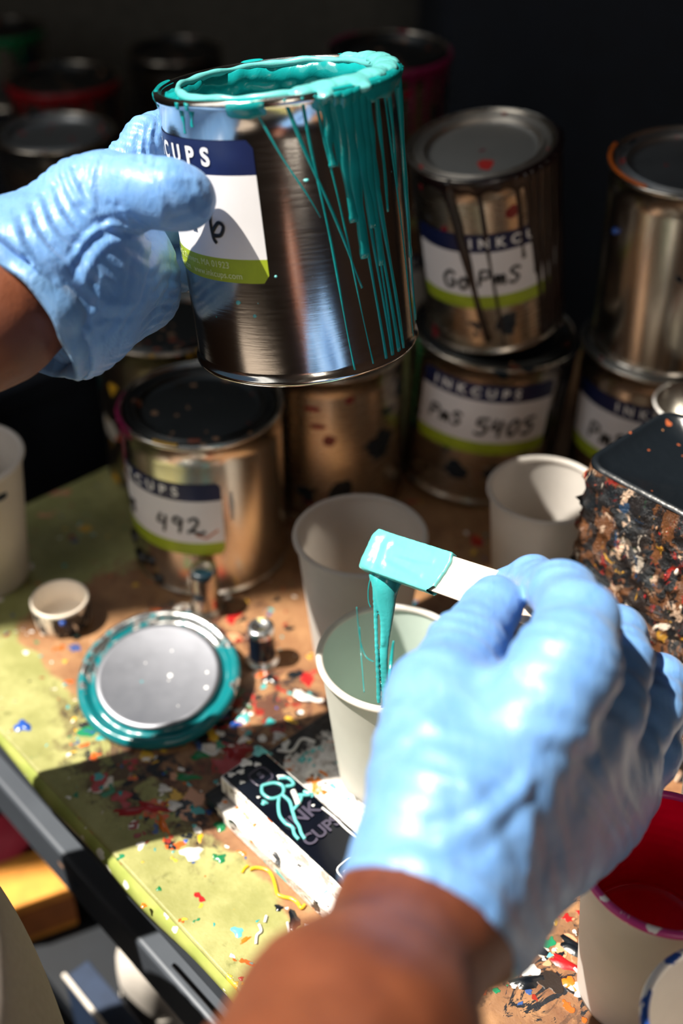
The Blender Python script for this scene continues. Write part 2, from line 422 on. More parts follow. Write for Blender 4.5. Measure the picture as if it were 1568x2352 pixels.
for i in range(190):
    if i < 160: u_ = random.gauss(.34, .08); v_ = random.gauss(.075, .04)
    else: u_ = random.gauss(.54, .05); v_ = random.gauss(.15, .07)
    if v_ < .004 or u_ < .02: continue
    if .30 < u_ < .45 and .052 < v_ < .165: continue
    drop(u_, v_, random.choice((.0005, .0007, .0009, .0013)), random.randrange(9), random.choice((1, 1.3, 2.4)), random.random()*6)
for (px, py, r, k, el, an) in [(440,1960,.0045,0,1.3,.6),(400,1850,.0038,0,1,0),(375,1810,.003,0,1,0),(545,1728,.006,3,1.3,.9),(52,1668,.0045,5,1.2,.5),(305,1862,.003,3,3.5,1),(350,1855,.0032,3,3,.6),
      (375,1895,.002,1,3.5,-.3),(507,1897,.0035,2,1.1,0),(506,1972,.003,2,1.1,1),(560,1650,.004,7,1,0),(640,1690,.0035,0,1,0),(460,1735,.003,2,2,1),(430,1785,.0025,2,3,.8),(640,2085,.002,6,1.2,0),
      (330,2080,.0015,1,1,0),(365,2042,.0015,2,1,0),(545,2140,.0025,7,1.5,0),(675,2115,.0028,6,2.4,-.6),(540,1665,.0028,5,1.4,1),(1270,2115,.0024,4,1,0),(1325,2180,.004,6,2.6,.2),(1205,2170,.005,6,2.2,.4),(1300,2215,.003,3,3,.3),
      (1300,2050,.003,0,1.5,.4),(1220,2230,.003,0,1.6,1),(1345,2265,.0042,0,2.2,1.3),(1210,2255,.0038,6,2,1.0),(1310,2260,.003,1,1.6,0),(1340,1700,.004,3,1.5,0),(700,1600,.003,0,3,.4),(620,1560,.0035,6,1.6,.3)]:
    u_, v_ = px_tc(px, py); drop(u_, v_, r, k, el, an)
o = m.build('dried_paint', [M[k] for k in pal], tab); tag(o, kind='stuff')
m = MB()
sq = [px_tc(x, y) for x, y in [(574,1999),(590,1995),(612,2000),(624,2012),(632,2035),(637,2055),(650,2062),(668,2066),(682,2075),(692,2088),(700,2080)]]
m.tube(smooth_path([(a, b_, .0008) for a, b_ in sq], 6), .0010, 8)
sq = [px_tc(x, y) for x, y in [(556,2006),(562,1996),(570,1990)]]; m.tube(smooth_path([(a, b_, .0006) for a, b_ in sq], 6), .0008, 8)
m.build('yellow_paint_squiggle', M['yellow_ink'], tab)
m = MB()
for pts in ([(467,1712),(470,1728),(492,1735),(505,1722)], [(595,2125),(600,2140),(590,2150),(588,2170)], [(660,2120),(665,2145)], [(612,2105),(608,2120)], [(1228,2090),(1240,2092),(1262,2100)], [(1318,2225),(1335,2245),(1345,2270),(1355,2295)]):
    m.tube(smooth_path([(*px_tc(x, y), .0006) for x, y in pts], 5), .0008, 7)
m.build('white_paint_string', M['white_ink'], tab)

# ------------------------------------------------------------------ cans
def on_cyl(Rr, th, h): return Vector((Rr*math.cos(th), Rr*math.sin(th), h))
def can_body(root, Rr, H, mat, open_top=False):
    m = MB(); w = Rr-.0012
    pr = [(0, .002), (w-.004, .002), (w-.002, .0002), (Rr-.0004, .0), (Rr+.0002, .0012), (Rr, .0026), (w, .0034), (w, .006)]
    pr += [(w, .006+(H-.012)*i/10) for i in range(1, 10)] + [(w, H-.0045), (Rr, H-.0038), (Rr+.0004, H-.0022), (Rr+.0002, H-.0006), (Rr-.0012, H), (Rr-.0026, H-.0006), (Rr-.0034, H-.0034)]
    if open_top:
        pr += [(Rr-.006, H-.0060), (Rr-.0085, H-.0064), (Rr-.0095, H-.0046), (Rr-.0108, H-.0040), (Rr-.0114, H-.0055), (Rr-.0114, H-.010), (w-.0008, H-.0105), (w-.0008, .004), (0, .004)]
    else:
        pr += [(Rr-.005, H-.0056), (Rr-.010, H-.006), (0, H-.006)]
    m.lathe(pr, 128)
    # side seam
    m.add([on_cyl(w+.0003, R(100)+s*.012, z) for z in (.005, H-.005) for s in (-1, 1)], [(0, 1, 3, 2)])
    return m.build('can_body', mat, root)
def can_lid(root, Rr, H, mat, z0=0):
    m = MB(); z = H
    m.lathe([(0, z-.0052), (Rr*.66, z-.0050), (Rr*.72, z-.0052), (Rr*.745, z-.0044), (Rr*.765, z-.0020), (Rr*.785, z-.0010), (Rr*.81, z-.0012), (Rr*.83, z-.0030), (Rr*.85, z-.0034), (Rr*.87, z-.0012), (Rr*.89, z-.0008), (Rr*.905, z-.0022), (Rr*.91, z-.0060)], 128)
    return m.build('lid', mat, root)
def text_mesh(txt, size, bold=0.0, space=1.0):
    cu = bpy.data.curves.new('t', 'FONT'); cu.body = txt; cu.size = size; cu.offset = bold; cu.space_character = space
    cu.align_x = 'CENTER'; cu.align_y = 'CENTER'; cu.resolution_u = 4
    o = bpy.data.objects.new('t', cu); COL.objects.link(o); bpy.context.view_layer.update()
    me = bpy.data.meshes.new_from_object(o.evaluated_get(bpy.context.evaluated_depsgraph_get()))
    vs = [tuple(v.co) for v in me.vertices]; fs = [tuple(p.vertices) for p in me.polygons]
    bpy.data.objects.remove(o); bpy.data.curves.remove(cu); bpy.data.meshes.remove(me)
    return vs, fs
def wrap_text(m, txt, size, Rr, th, h, bold=0, space=1, k=0, off=.0004):
    vs, fs = text_mesh(txt, size, bold, space)
    m.add([on_cyl(Rr+off, th+x/Rr, h+y) for x, y, z in vs], fs, k)
GL = {'P': [[(0,0),(0,1)],[(0,1),(.5,.95),(.55,.65),(.3,.5),(0,.5)]], 'M': [[(0,0),(.1,1),(.35,.3),(.6,1),(.75,0)]], 'S': [[(.6,.85),(.3,1),(.05,.8),(.3,.55),(.55,.3),(.3,0),(0,.15)]],
      's': [[(.5,.55),(.25,.65),(.1,.5),(.35,.3),(.4,.1),(.1,0)]], 'm': [[(0,0),(.08,.6),(.2,.55),(.3,.05),(.38,.55),(.52,.55),(.6,0)]],
      '5': [[(.6,1),(.1,.95),(.1,.6),(.45,.6),(.55,.3),(.35,0),(0,.1)]], '4': [[(.15,1),(.0,.45),(.5,.5)],[(.45,.95),(.42,-.1)]], '0': [[(.3,1),(.02,.6),(.2,0),(.5,.3),(.5,.8),(.3,1)]],
      '9': [[(.5,.8),(.2,1),(.05,.7),(.4,.55),(.5,.9),(.45,0)]], '2': [[(0,.8),(.3,1),(.5,.75),(.3,.3),(.05,.05),(.25,.15),(.7,.0),(.95,.15)]], '6': [[(.1,1.6),(.0,.9),(.15,.1),(.35,-.15)],[(.1,.35),(.45,.8),(.75,.65),(.6,.25),(.2,.2),(.1,.35)]],
      'G': [[(.6,.85),(.3,1),(.0,.55),(.2,.05),(.55,.1),(.6,.45),(.35,.45)]], 'o': [[(.3,.7),(.05,.4),(.25,0),(.5,.3),(.3,.7),(.6,.5)]], '-': [[(0,.4),(.35,.4)]], 'H': [[(0,0),(.05,.9)],[(.05,.4),(.45,.45)],[(.5,1),(.45,0)]]}
def handwrite(m, txt, Rr, th, h, s, lw=.0007, k=0, gap=.85):
    x = 0
    for ch in txt:
        if ch == ' ': x += .5; continue
        for st in GL[ch]:
            pts = smooth_path([on_cyl(Rr+.0004, th+(x+a+b_*.15)*s/Rr, h+b_*s) for a, b_ in st], 5)
            m.tube(pts, lw, 6, k, flat=lambda p: Vector((p.x, p.y, 0)).normalized())
        x += gap
def can_label(root, Rr, th0, th1, h0, h1, words, write=None, fine=False, spacing=1.8, shift=-8):
    w = Rr-.0012+.00035; m = MB(); n = 40; hdr = h1-(h1-h0)*.235; ftr = h0+(h1-h0)*.175; rc = .0035
    rows = [h0, ftr, hdr, h1]
    for b_ in range(3):
        lo, hi = rows[b_], rows[b_+1]; vs = []; fs = []
        for i in range(n+1):
            th = th0+(th1-th0)*i/n
            e = min(i, n-i)/n*(th1-th0)*w; cut = rc-math.sqrt(max(0, rc*rc-(rc-min(e, rc))**2))
            l2 = lo+(cut if b_ == 0 else 0); h2 = hi-(cut if b_ == 2 else 0)
            vs += [on_cyl(w, th, l2), on_cyl(w, th, h2)]
        fs = [(2*i, 2*i+2, 2*i+3, 2*i+1) for i in range(n)]
        m.add(vs, fs, b_)
    lab = m.build('label', [M['label_green'], M['label_white'], M['label_navy']], root)
    m = MB(); tc_ = (th0+th1)/2
    wrap_text(m, words, (h1-h0)*.17, w, tc_+R(shift), (hdr+h1)/2, .00030, spacing)
    m.build('brand_lettering', M['print_white'], lab, False)
    if fine:
        m = MB(); wrap_text(m, 'Hooper St, Danvers, MA 01923', .0042, w, tc_+.10, h0+(ftr-h0)*.72, 0, 1.0); wrap_text(m, 'info@inkcups.com   www.inkcups.com', .0042, w, tc_+.10, h0+(ftr-h0)*.30, 0, 1.0)
        m.build('address_lettering', M['print_pale'], lab, False)
    if write:
        m = MB()
        for (txt, th, h, s, lw) in write: handwrite(m, txt, w, th, h, s, lw)
        m.build('handwriting', M['marker'], lab)
    return lab
def can_drips(root, Rr, H, mat, drips, rim=None, name='ink_drip', z_off=0):
    """drips: (theta, width, length, lean, thick). one mesh following the wall"""
    m = MB(); w = Rr-.0012
    for (th, wd, L, lean, tk) in drips:
        n = 26; pts = []; rad = []
        for i in range(n+1):
            q = i/n; hh = H-.001-L*q
            rr = (Rr+.0004) if hh > H-.004 else w+ .0001
            pts.append(on_cyl(rr, th+lean*q+.006*math.sin(q*9+th*7), max(hh, .001)))
            rad.append(wd*(1-.55*q+.12*math.sin(q*14+th*5))*(1.0 if q < .93 else 1.25))
        m.tube(pts, rad, 10, 0, flat=lambda p: Vector((p.x, p.y, 0)).normalized())
    if rim:
        for (a0, a1, drop_) in rim:
            n = max(8, int((a1-a0)/.03)); vs = []; fs = []
            for i in range(n+1):
                a = a0+(a1-a0)*i/n; e = max(0, math.sin(math.pi*i/n))**.4
                q = drop_*(.6+.4*math.sin(a*17)*math.sin(a*7+1))*e
                for (r_, z_) in ((Rr-.0030, H-.0014), (Rr-.0012, H+.0007*e), (Rr+.0009*e+.0002, H-.0014), (Rr+.0011*e, H-.0035), (w+.0012*e, H-.0052-q*.5), (w+.0009*e, H-.0060-q), (w-.0002, H-.0068-q)):
                    vs.append(on_cyl(r_, a, z_))
            for i in range(n):
                for k in range(6): b_ = i*7+k; fs.append((b_, b_+7, b_+8, b_+1))
            m.add(vs, fs)
    return m.build(name, mat, root)
def rounded_top_ring(root, Rr, H, a0, a1, mat, name='rim_smear', w=.003):
    m = MB(); n = 40
    m.tube([on_cyl(Rr-.0012, a0+(a1-a0)*i/n, H+.0002) for i in range(n+1)], [w*.55*(.5+.5*abs(math.sin(i*1.3))) for i in range(n+1)], 8)
    return m.build(name, mat, root)

# -- the held can
HP = Vector((-.0168, .5166, .2410)); HAX = Vector((-.0968, .1345, 1)).normalized(); HR = .0548; HH = .1264
held = empty('ink_can', HP, axis_quat(HAX))
tag(held, 'open shiny can dripping teal ink, held up in the blue gloved hand', 'can')
can_body(held, HR, HH, M['tin'], True)
can_label(held, HR, R(-208), R(-100), .049, .1105, 'INKCUPS', [('- 6', R(-142), .068, .0095, .0009)], True, 1.8, -4)
inside = MB()
w = HR-.0012
def rough(r, z, a): return r*(1+.012*math.sin(a*9+z*300)+.008*math.sin(a*23)), z+.0004*math.sin(a*13)+.0003*math.sin(a*31+1)
inside.lathe([(HR-.0035, HH-.0032), (HR-.006, HH-.0042), (HR-.0085, HH-.0035), (HR-.0102, HH-.0018), (HR-.0122, HH-.0022), (HR-.0130, HH-.006), (HR-.0128, HH-.012), (HR-.0045, HH-.014), (HR-.0040, HH-.04), (HR-.0050, .062), (.03, .060), (0, .0605)], 160, rfun=rough)
inside.build('ink_inside', M['teal'], held)
m = MB(); rg = [on_cyl(HR-.0104+.0006*math.sin(a*7), a, HH-.0012+.0003*math.sin(a*11)) for a in [2*math.pi*i/150 for i in range(151)]]
m.tube(rg, [.0017+.0003*math.sin(i*.23)+.0002*math.sin(i*.83) for i in range(151)], 10); m.build('ink_ring', M['teal_light'], held)
# paint shelf spilling over at the right side of the mouth
def fn_spill(P):
    d = None
    for (th, r_, z_, a) in [(R(-62), .046, HH-.001, .0040), (R(-75), .049, HH-.0006, .0036), (R(-48), .048, HH-.0006, .0045), (R(-30), .048, HH-.0004, .0046), (R(-12), .049, HH-.0004, .0042), (R(4), .049, HH-.0002, .0042), (R(20), .049, HH, .0040), (R(35), .0495, HH-.0002, .0036), (R(50), .049, HH-.0006, .003)]:
        q = npv(on_cyl(r_, th, z_)); e = np.sqrt((((P-q)*np.array([1, 1, 1.9]))**2).sum(1))-a*1.45
        d = e if d is None else smin(d, e, .010)
    for (th0, r0, th1, r1, z_, a) in [(R(-62), .046, R(-75), .026, HH-.004, .0032), (R(-62), .047, R(-66), .0555, HH-.002, .0032), (R(-42), .048, R(-46), .0553, HH-.002, .0034)]:
        d = smin(d, cap(P, on_cyl(r0, th0, HH-.0008), on_cyl(r1, th1, z_), .004, a, ((0, 0, 1), .55)), .004)
    return d+vnoise(P, 900)*.00035+vnoise(P, 2200, 3)*.0002
sdf_obj('ink_clot', fn_spill, (-.01, -.062, HH-.012), (.062, .05, HH+.009), .0007, M['teal_light'], held)
dr = []
# broad curtain and long runs
for (th, wd, L, ln, tk) in [(-66,.0028,.030,.02,1),(-60,.0034,.055,.05,1),(-56,.0040,.072,.06,1),(-52,.0036,.060,.10,1),(-47,.0030,.078,.08,1),(-43,.0022,.050,.05,1),(-36,.0016,.056,.04,1),(-24,.0016,.048,.03,1),(-6,.0040,.085,.02,1),(0,.0034,.118,.0,1),(7,.0028,.124,.0,1),(15,.003,.124,.0,1),
      (-57,.0013,.1245,.22,1),(-54,.0012,.1245,.25,1),(-50,.0016,.1245,.28,1),(-47,.0018,.1245,.32,1),(-52,.0008,.1245,.34,1),(-30,.0007,.1245,.30,1),(-49,.0011,.1245,.18,1),(-99,.0006,.050,.45,1),(-84,.0009,.085,.50,1),(-76,.0007,.1245,.22,1),(-70,.0006,.1245,.30,1),(-98,.0014,.006,.05,1),(-130,.0012,.010,.0,1),(-137,.0010,.013,.02,1),(-177,.0009,.1245,.0,1),(-180,.0008,.1245,.01,1),(-183,.0007,.1245,.0,1),(-186,.0012,.06,.0,1)]:
    dr.append((R(th), wd, L, ln, tk))
can_drips(held, HR, HH, M['teal'], dr, [(R(-72), R(60), .004), (R(-200), R(-168), .002), (R(100), R(112), .002), (R(-110), R(-92), .0012)])
# curtain sheet between the widest runs
m = MB(); n = 60; vs = []; fs = []
for i in range(n+1):
    th = R(-66+24*i/n); L = .020+.022*math.sin(math.pi*i/n)+.006*math.sin(i*.9)
    for k in range(6):
        q = k/5; vs.append(on_cyl(HR-.0012+.0011*(1-q*.9)*min(1, 8*min(i, n-i)/n+.1), th+.05*q, HH-.004-L*q))
for i in range(n):
    for k in range(5): b_ = i*6+k; fs.append((b_, b_+6, b_+7, b_+1))
m.add(vs, fs); m.build('ink_curtain', M['teal'], held)
# little wet dots and a bright scratch tag
m = MB()
for (th, h, r_) in [(-118,.040,.0011),(-110,.034,.0008),(-97,.052,.0006),(-78,.092,.0011)]:
    p = on_cyl(HR-.0012, R(th), h); m.tube([p, p+p.normalized()*.0004], [r_*1.2, r_*.7], 10)
m.build('ink_dot', M['teal_light'], held)

# -- standing cans: root transform at base
def stand_can(pos, ax, Rr, H, bmat, lmat, label, lid=True, name='ink_can'):
    o = empty(name, pos, axis_quat(ax)); tag(o, label, 'can', 'metal ink cans standing on the table')
    can_body(o, Rr, H, bmat, False)
    if lid: can_lid(o, Rr, H, lmat)
    return o
pleft = Vector((-.0920, .6546, 0))
c = stand_can(pleft, (0, 0, 1), .0540, .122, M['tin_spot'], M['lid_dark'], 'lone can at left with dark speckled lid and label reading 492, standing on the table')
can_label(c, .054, R(-184), R(-73), .036, .093, 'INKCUPS', [('PmS', R(-172), .053, .010, .0010), ('492', R(-122), .054, .0125, .0011)])
m = MB(); 
for (a, b_, l) in ((R(-86), .055, .008),): m.tube([on_cyl(.0532, a-.12, .053), on_cyl(.0534, a, .050), on_cyl(.0532, a+.16, .056)], .0008, 6, flat=lambda p: Vector((p.x, p.y, 0)).normalized())
m.build('orange_smear', M['orange_ink'], c)
can_drips(c, .054, .122, M['plum'], [(R(190), .003, .02, .03, 1), (R(200), .003, .05, .0, 1), (R(183), .0016, .035, .0, 1)], [(R(165), R(222), .004)], 'plum_smear')
rounded_top_ring(c, .054, .122, R(-118), R(-100), M['yellow_ink'])
m = MB(); p = on_cyl(.0528, R(-66), .062); m.tube([p, p+Vector((0, 0, .012)), p+Vector((0, 0, .022))], [.0011, .0018, .0008], 8); m.build('dried_drip', M['paper'], c)
m = MB()
for (th, h, r_) in [(-150,.012,.008),(-135,.018,.006),(-165,.02,.007),(-128,.005,.006)]:
    q = on_cyl(.0526, R(th), h); m.tube([q-Vector((0,0,r_*.4)), q+Vector((0,0,r_*.6))], [r_*.7, r_*.9], 10, flat=lambda p: Vector((p.x, p.y, 0)).normalized())
m.build('black_smear', M['black_ink'], c)

pl = Vector((.1120-.0786*.115, .7587+.0235*.115, .0035))
c = stand_can(pl, (.066, -.02, 1), .0605, .118, M['tin_dirty'], M['lid_dark'], 'wide can with label reading PMS 5405, bottom of the middle stack')
can_label(c, .0605, R(-147), R(-48), .046, .104, 'INKCUPS', [('PmS', R(-137), .067, .0105, .0011), ('5405', R(-103), .063, .0135, .0013)])
can_drips(c, .0605, .118, M['green_ink'], [(R(-158), .0018, .07, .05, 1)], None, 'green_drip')
can_drips(c, .0605, .118, M['black_ink'], [(R(-40), .004, .11, .0, 1), (R(-30), .006, .10, .0, 1), (R(-18), .005, .11, 0, 1), (R(-8), .006, .1, 0, 1)], [(R(-50), R(10), .01)], 'black_drip')
A0 = Vector((.1095, .7580, .1315))
c = stand_can(A0, (-.15, -.12, 1), .0490, .1325, M['tin_dirty'], M['lid_red'], 'can with red-flecked lid and dark maroon drips, top of the middle stack')
can_label(c, .049, R(-160), R(-20), .038, .094, 'INKCUPS', [('Go', R(-134), .053, .0125, .0012), ('PmS', R(-104), .056, .0115, .0011)], False, 1.8, 17)
can_drips(c, .049, .1325, M['blackbrown'], [(R(-124), .0042, .12, .42, 1), (R(-122), .0036, .075, .22, 1), (R(-100), .0018, .125, .22, 1), (R(-70), .0022, .06, .05, 1), (R(-62), .003, .075, .1, 1), (R(-55), .004, .128, .05, 1), (R(-46), .005, .128, .0, 1), (R(-38), .006, .128, .0, 1), (R(-28), .006, .128, .0, 1), (R(-18), .006, .128, 0, 1), (R(-8), .006, .128, 0, 1), (R(4), .006, .128, 0, 1)], [(R(-150), R(30), .006)], 'maroon_drip')

c = stand_can((.2310, .7400, 0), (0, 0, 1), .0600, .120, M['tin_spot'], M['lid_grey'], 'wide labelled can behind the paint-caked container, bottom of the right stack')
can_label(c, .060, R(-172), R(-52), .042, .098, 'INKCUPS', [('PmS', R(-152), .058, .013, .0012)], False, 1.8, 9)
c = stand_can((.2290, .7390, .1235), (-.055, -.08, 1), .0520, .1334, M['tin_spot'], M['lid_grey'], 'unobstructed shiny can with grey lid and orange-red edge marks, top of the right stack')
rounded_top_ring(c, .052, .1334, R(148), R(225), M['orange_ink'])
can_label(c, .052, R(-62), R(30), .036, .092, 'INKCUPS')
m = MB(); p = on_cyl(.0512, R(-158), .096); m.tube([p-p.normalized()*.001, p+Vector((0, 0, .001))], [.0034, .0028], 12); m.build('blue_blob', M['blue_ink'], c)
m = MB(); p = on_cyl(.0510, R(-92), .098); m.tube([p, p+Vector((0, 0, .001))], [.0016, .0014], 12); m.build('red_fleck', M['crimson_dark'], c)

c = stand_can((-.0080, .7350, 0), (0, 0, 1), .0540, .122, M['tin_dirty'], M['lid_dark'], 'can with two dark red marks, standing behind the two pale paper cups')
m = MB()
for (th, h) in ((-103, .098), (-99, .084)): m.tube([on_cyl(.0530, R(th-6), h), on_cyl(.0532, R(th), h), on_cyl(.0530, R(th+6), h)], [.0012, .002, .0012], 8, flat=lambda p: Vector((p.x, p.y, 0)).normalized())
m.build('red_mark', M['crimson_dark'], c)
g = ground(375, 735, .125)
c = stand_can((g.x, g.y+.004, 0), (0, 0, 1), .0540, .125, M['tin_colour'], M['lid_dark'], 'paint-smeared can behind the label 492 can, its top edge under the lifted glove')
# rear stack: magenta dripped can on another
g = ground(893, 108, .247)
c = stand_can((g.x, g.y, 0), (0, 0, 1), .0560, .122, M['tin_spot'], M['lid_dark'], 'bottom can of the rear stack, mostly hidden behind the held can')
can_label(c, .056, R(-100), R(10), .020, .085, 'INKCUPS')
c = stand_can((g.x, g.y, .1222), (0, -.05, 1), .0520, .125, M['tin_dirty'], M['lid_dark'], 'can with magenta drips on its rim, top of the rear stack behind the held can')
can_drips(c, .052, .125, M['plum'], [(R(a), .0022, l, .02, 1) for a, l in ((-85, .03), (-70, .05), (-55, .045), (-48, .03), (-35, .06), (-25, .02))], [(R(-95), R(15), .006), (R(120), R(170), .004)], 'magenta_drip')

# rear bench with its cans
bench = frame_obj('rear_bench'); tag(bench, 'dark low bench behind the work table at the left', 'bench')
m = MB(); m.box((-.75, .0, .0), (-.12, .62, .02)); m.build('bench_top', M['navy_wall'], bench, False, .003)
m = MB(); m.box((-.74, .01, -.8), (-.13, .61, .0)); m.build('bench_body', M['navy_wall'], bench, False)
for (px, py, h, rr, mat, txt, dm) in [(145, 178, .145, .060, 'lid_dark', 'can with a red smeared rim on the rear bench at far left', 'crimson_dark'), (125, 300, .200, .049, 'lid_grey', 'tall can on the rear bench in front of the red rimmed can', None),
                                 (400, 112, .145, .055, 'lid_dark', 'dim can on the rear bench right of the red rimmed can', None), (5, 65, .110, .055, 'lid_dark', 'dim green-smeared can at the top left corner on the rear bench', 'green_ink')]:
    g = ground(px, py, h)
    c = stand_can((g.x, g.y, .0202), (0, 0, 1), rr, h-.02, M['tin_dirty'], M[mat], txt); c['group'] = 'cans on the rear bench'
    if dm: can_drips(c, rr, h-.02, M[dm], [(R(-150+12*i), .003, .012+.01*(i % 3), 0, 1) for i in range(10)], [(R(-170), R(0), .007)], 'rim_smear')

# small open tin at the right edge
g = Vector((.230, .640, .128)); tn = empty('open_tin', (g.x, g.y, 0)); tag(tn, 'small open tin with a wine-red smeared lip at the right edge', 'tin')
m = MB(); m.lathe([(0, .001), (.029, .001), (.030, .0), (.030, .002), (.0295, .004), (.0295, .125), (.0305, .127), (.030, .1285), (.0288, .1275), (.0288, .003), (0, .003)], 96); m.build('tin_body', M['tin'], tn)
m = MB(); m.tube([on_cyl(.0300, R(a), .1283) for a in range(120, 300, 4)], .0009, 8); m.build('lip_smear', M['rim_red'], tn)

# ------------------------------------------------------------------ paper cups
def cup(pos, Rr, H, label, mats, tilt=(0, 0, 1), ink_level=None, extra=None):
    o = empty('paper_cup', pos, axis_quat(tilt)); tag(o, label, 'cup', 'paper mixing cups')
    rb = Rr*.70; rt = Rr-.0020; m = MB()
    def ro(z): return rb+(rt-rb)*z/H
    pr = [(rb-.002, .004), (rb-.0012, .0002), (rb, 0), (ro(.003), .003)]+[(ro(H*i/8), H*i/8) for i in range(1, 8)]+[(rt, H-.003)]
    pi_ = [(rt-.0006, H-.003)]+[(ro(H*i/8)-.0007, H*i/8) for i in range(7, 0, -1)]+[(ro(.006)-.0007, .0062), (rb-.002, .0055), (0, .0055)]
    m.lathe(pr, 112, 0); m.lathe(pi_, 112, 1)
    m.build('cup_wall', [mats[0], mats[1]], o)
    # paper overlap seam
    m = MB(); m.add([on_cyl(ro(z)+.0003, R(60)+s*.03, z) for z in (.004, H-.004) for s in (-1, 1)], [(0, 1, 3, 2)]); m.build('seam', mats[0], o)
    m = MB(); k = .0019
    m.lathe([(rt+.0002+k*math.cos(a), H-.0019+k*math.sin(a)) for a in [2*math.pi*i/14 for i in range(15)]], 112, 0); m.build('rolled_rim', mats[2], o)
    if ink_level:
        m = MB(); z = ink_level
        def wob(r, zz, a): return r*(1+.004*math.sin(a*11+zz*500)), zz
        m.lathe([(0, z), (ro(z)*.8, z+.0001), (ro(z)-.0022, z+.0004), (ro(z)-.0012, z+.0016)]+[(ro(z+(H-z-.004)*i/30)-.0009-.0006*abs(math.sin(i*1.1)), z+(H-z-.004)*i/30) for i in range(1, 31)]+[(rt-.0012, H-.001)], 128, 0, rfun=wob)
        m.build('ink', extra, o)
    return o
Pp, Pm = M['paper'], M['paper_mint']
cup((.0268, .4419, .0102), .0401, .0900, 'white paper cup catching the falling teal ink, thin teal threads inside', [Pp, Pm, Pp])
CUP1 = Vector((.0268, .4419, 0))
cup((.0112, .5440, 0), .0400, .1000, 'empty white paper cup directly behind the cup catching ink', [Pp, Pp, Pp])
cup((.1265, .5905, 0), .0365, .0990, 'empty beige-looking paper cup left of the paint-caked container', [Pp, Pp, Pp])
cup((.1409, .3158, 0), .0384, .1000, 'paper cup of crimson ink with pink smears on its rim', [Pp, Pp, M['rim_pink']], (0, 0, 1), .040, M['red_ink'])
cup((.1515, .2380, 0), .0375, .1000, 'empty paper cup with blue and ochre smears on its rim, nearest the bottom right corner', [Pp, Pp, M['rim_blue']])
cup((.1985, .3720, 0), .0370, .1000, 'paper cup with small blue dots on its rim, cut by the right edge', [Pp, Pp, M['rim_dots']])
cup((-.2457, .6248, 0), .0411, .1000, 'ink-spotted paper cup cut by the left edge of the photo', [M['paper_speck'], Pp, Pp])

# ------------------------------------------------------------------ lid lying on the table
lp = ground(368, 1594); lo = empty('can_lid', (lp.x, lp.y+.002, .0145), axis_quat((-.03, -.20, 1)))
tag(lo, 'round can lid ringed with teal ink, lying on the table', 'lid')
m = MB(); LR = .0500
m.lathe([(0, .0012), (LR*.70, .0012), (LR*.74, .0016), (LR*.765, .0006)], 128, 0)
m.build('lid_panel', M['lid_teal_panel'], lo)
def lw(r, z, a): return r*(1+.004*math.sin(a*5+1)), z+.0003*math.sin(a*7)+.0002*math.sin(a*17)
m = MB(); m.lathe([(LR*.755, .0008), (LR*.77, -.0018), (LR*.81, -.0030), (LR*.85, -.0028), (LR*.875, -.0002), (LR*.90, .0012), (LR*.94, .0016), (LR*.975, .0006), (LR, -.0016), (LR*1.0, -.0036), (LR*.985, -.0044), (LR*.95, -.0040), (LR*.76, -.0042), (0, -.0006)], 144, rfun=lw)
t = NT('teal_over_tin'); v = t.coord(); sp = t.n('ShaderNodeSeparateXYZ'); t.link(v, sp.inputs[0])
k = t.ramp(t.math('ADD', t.noise(v, 55, 4, .6, .5), t.math('MULTIPLY', sp.outputs[1], 3.2)), .57, .60)
t.set(Base_Color=t.mix(k, lin('0c6c73'), lin('d8d8d6')), Metallic=k, Roughness=.25); t.bump(t.noise(v, 200, 3), .0004, .4)
m.build('inked_rim', t.m, lo)

# ------------------------------------------------------------------ small ring cap, vials
rp = ground(146, 1425); ro_ = empty('jar_cap', (rp.x, rp.y, 0)); tag(ro_, 'small white-lined round cap stained black outside, standing open side up', 'cap')
m = MB(); r1 = .0188; m.lathe([(0, .0005), (r1*.93, .0005), (r1*.97, .004), (r1, .017), (r1, .0195), (r1*.96, .0202), (r1*.91, .0195), (r1*.88, .006), (r1*.8, .0035), (0, .0035)], 96)
t = NT('stained_cap'); v = t.coord(); sp = t.n('ShaderNodeSeparateXYZ'); t.link(v, sp.inputs[0])
rad = t.math('SQRT', t.math('ADD', t.math('MULTIPLY', sp.outputs[0], sp.outputs[0]), t.math('MULTIPLY', sp.outputs[1], sp.outputs[1])))
outer = t.ramp(rad, .0172, .0176); st = t.ramp(t.noise(t.vmul(v, (1, 1, .35)), 130, 3, .6), .44, .5)
st = t.math('MULTIPLY', st, t.math('SUBTRACT', 1, t.ramp(sp.outputs[2], .0165, .0195)))
t.set(Base_Color=t.mix(t.math('MULTIPLY', outer, st), lin('efe3d3'), lin('0f1a26')), Roughness=.4); m.build('cap_shell', t.m, ro_)
m = MB(); p = on_cyl(r1, R(-75), .013); m.tube([p, p+Vector((0, 0, .003))], [.0022, .0018], 10); m.build('blue_drip', M['blue_ink'], ro_)
def vial(px, py, rr, H, label, topm, bodym, dark):
    g = ground(px, py); o = empty('metal_pin', (g.x, g.y, 0)); tag(o, label, 'pin')
    m = MB(); m.lathe([(0, 0), (rr*1.25, 0), (rr*1.3, .001), (rr*1.25, .003), (rr*1.02, .0036), (rr, .006)], 48); m.build('base_flange', topm, o)
    m = MB(); m.lathe([(rr, .005), (rr, H*.75), (rr, H*.8)], 48); m.build('shaft', bodym, o)
    m = MB(); m.lathe([(rr, H*.8), (rr*1.02, H*.9), (rr, H*.985), (rr*.93, H), (rr*.6, H+.0004), (rr*.5, H-.0004), (0, H-.0004)], 48); m.build('cap', topm, o)
    return o
M['dark_glass'] = plain('dark_ink_glass', '141e2c', .18)
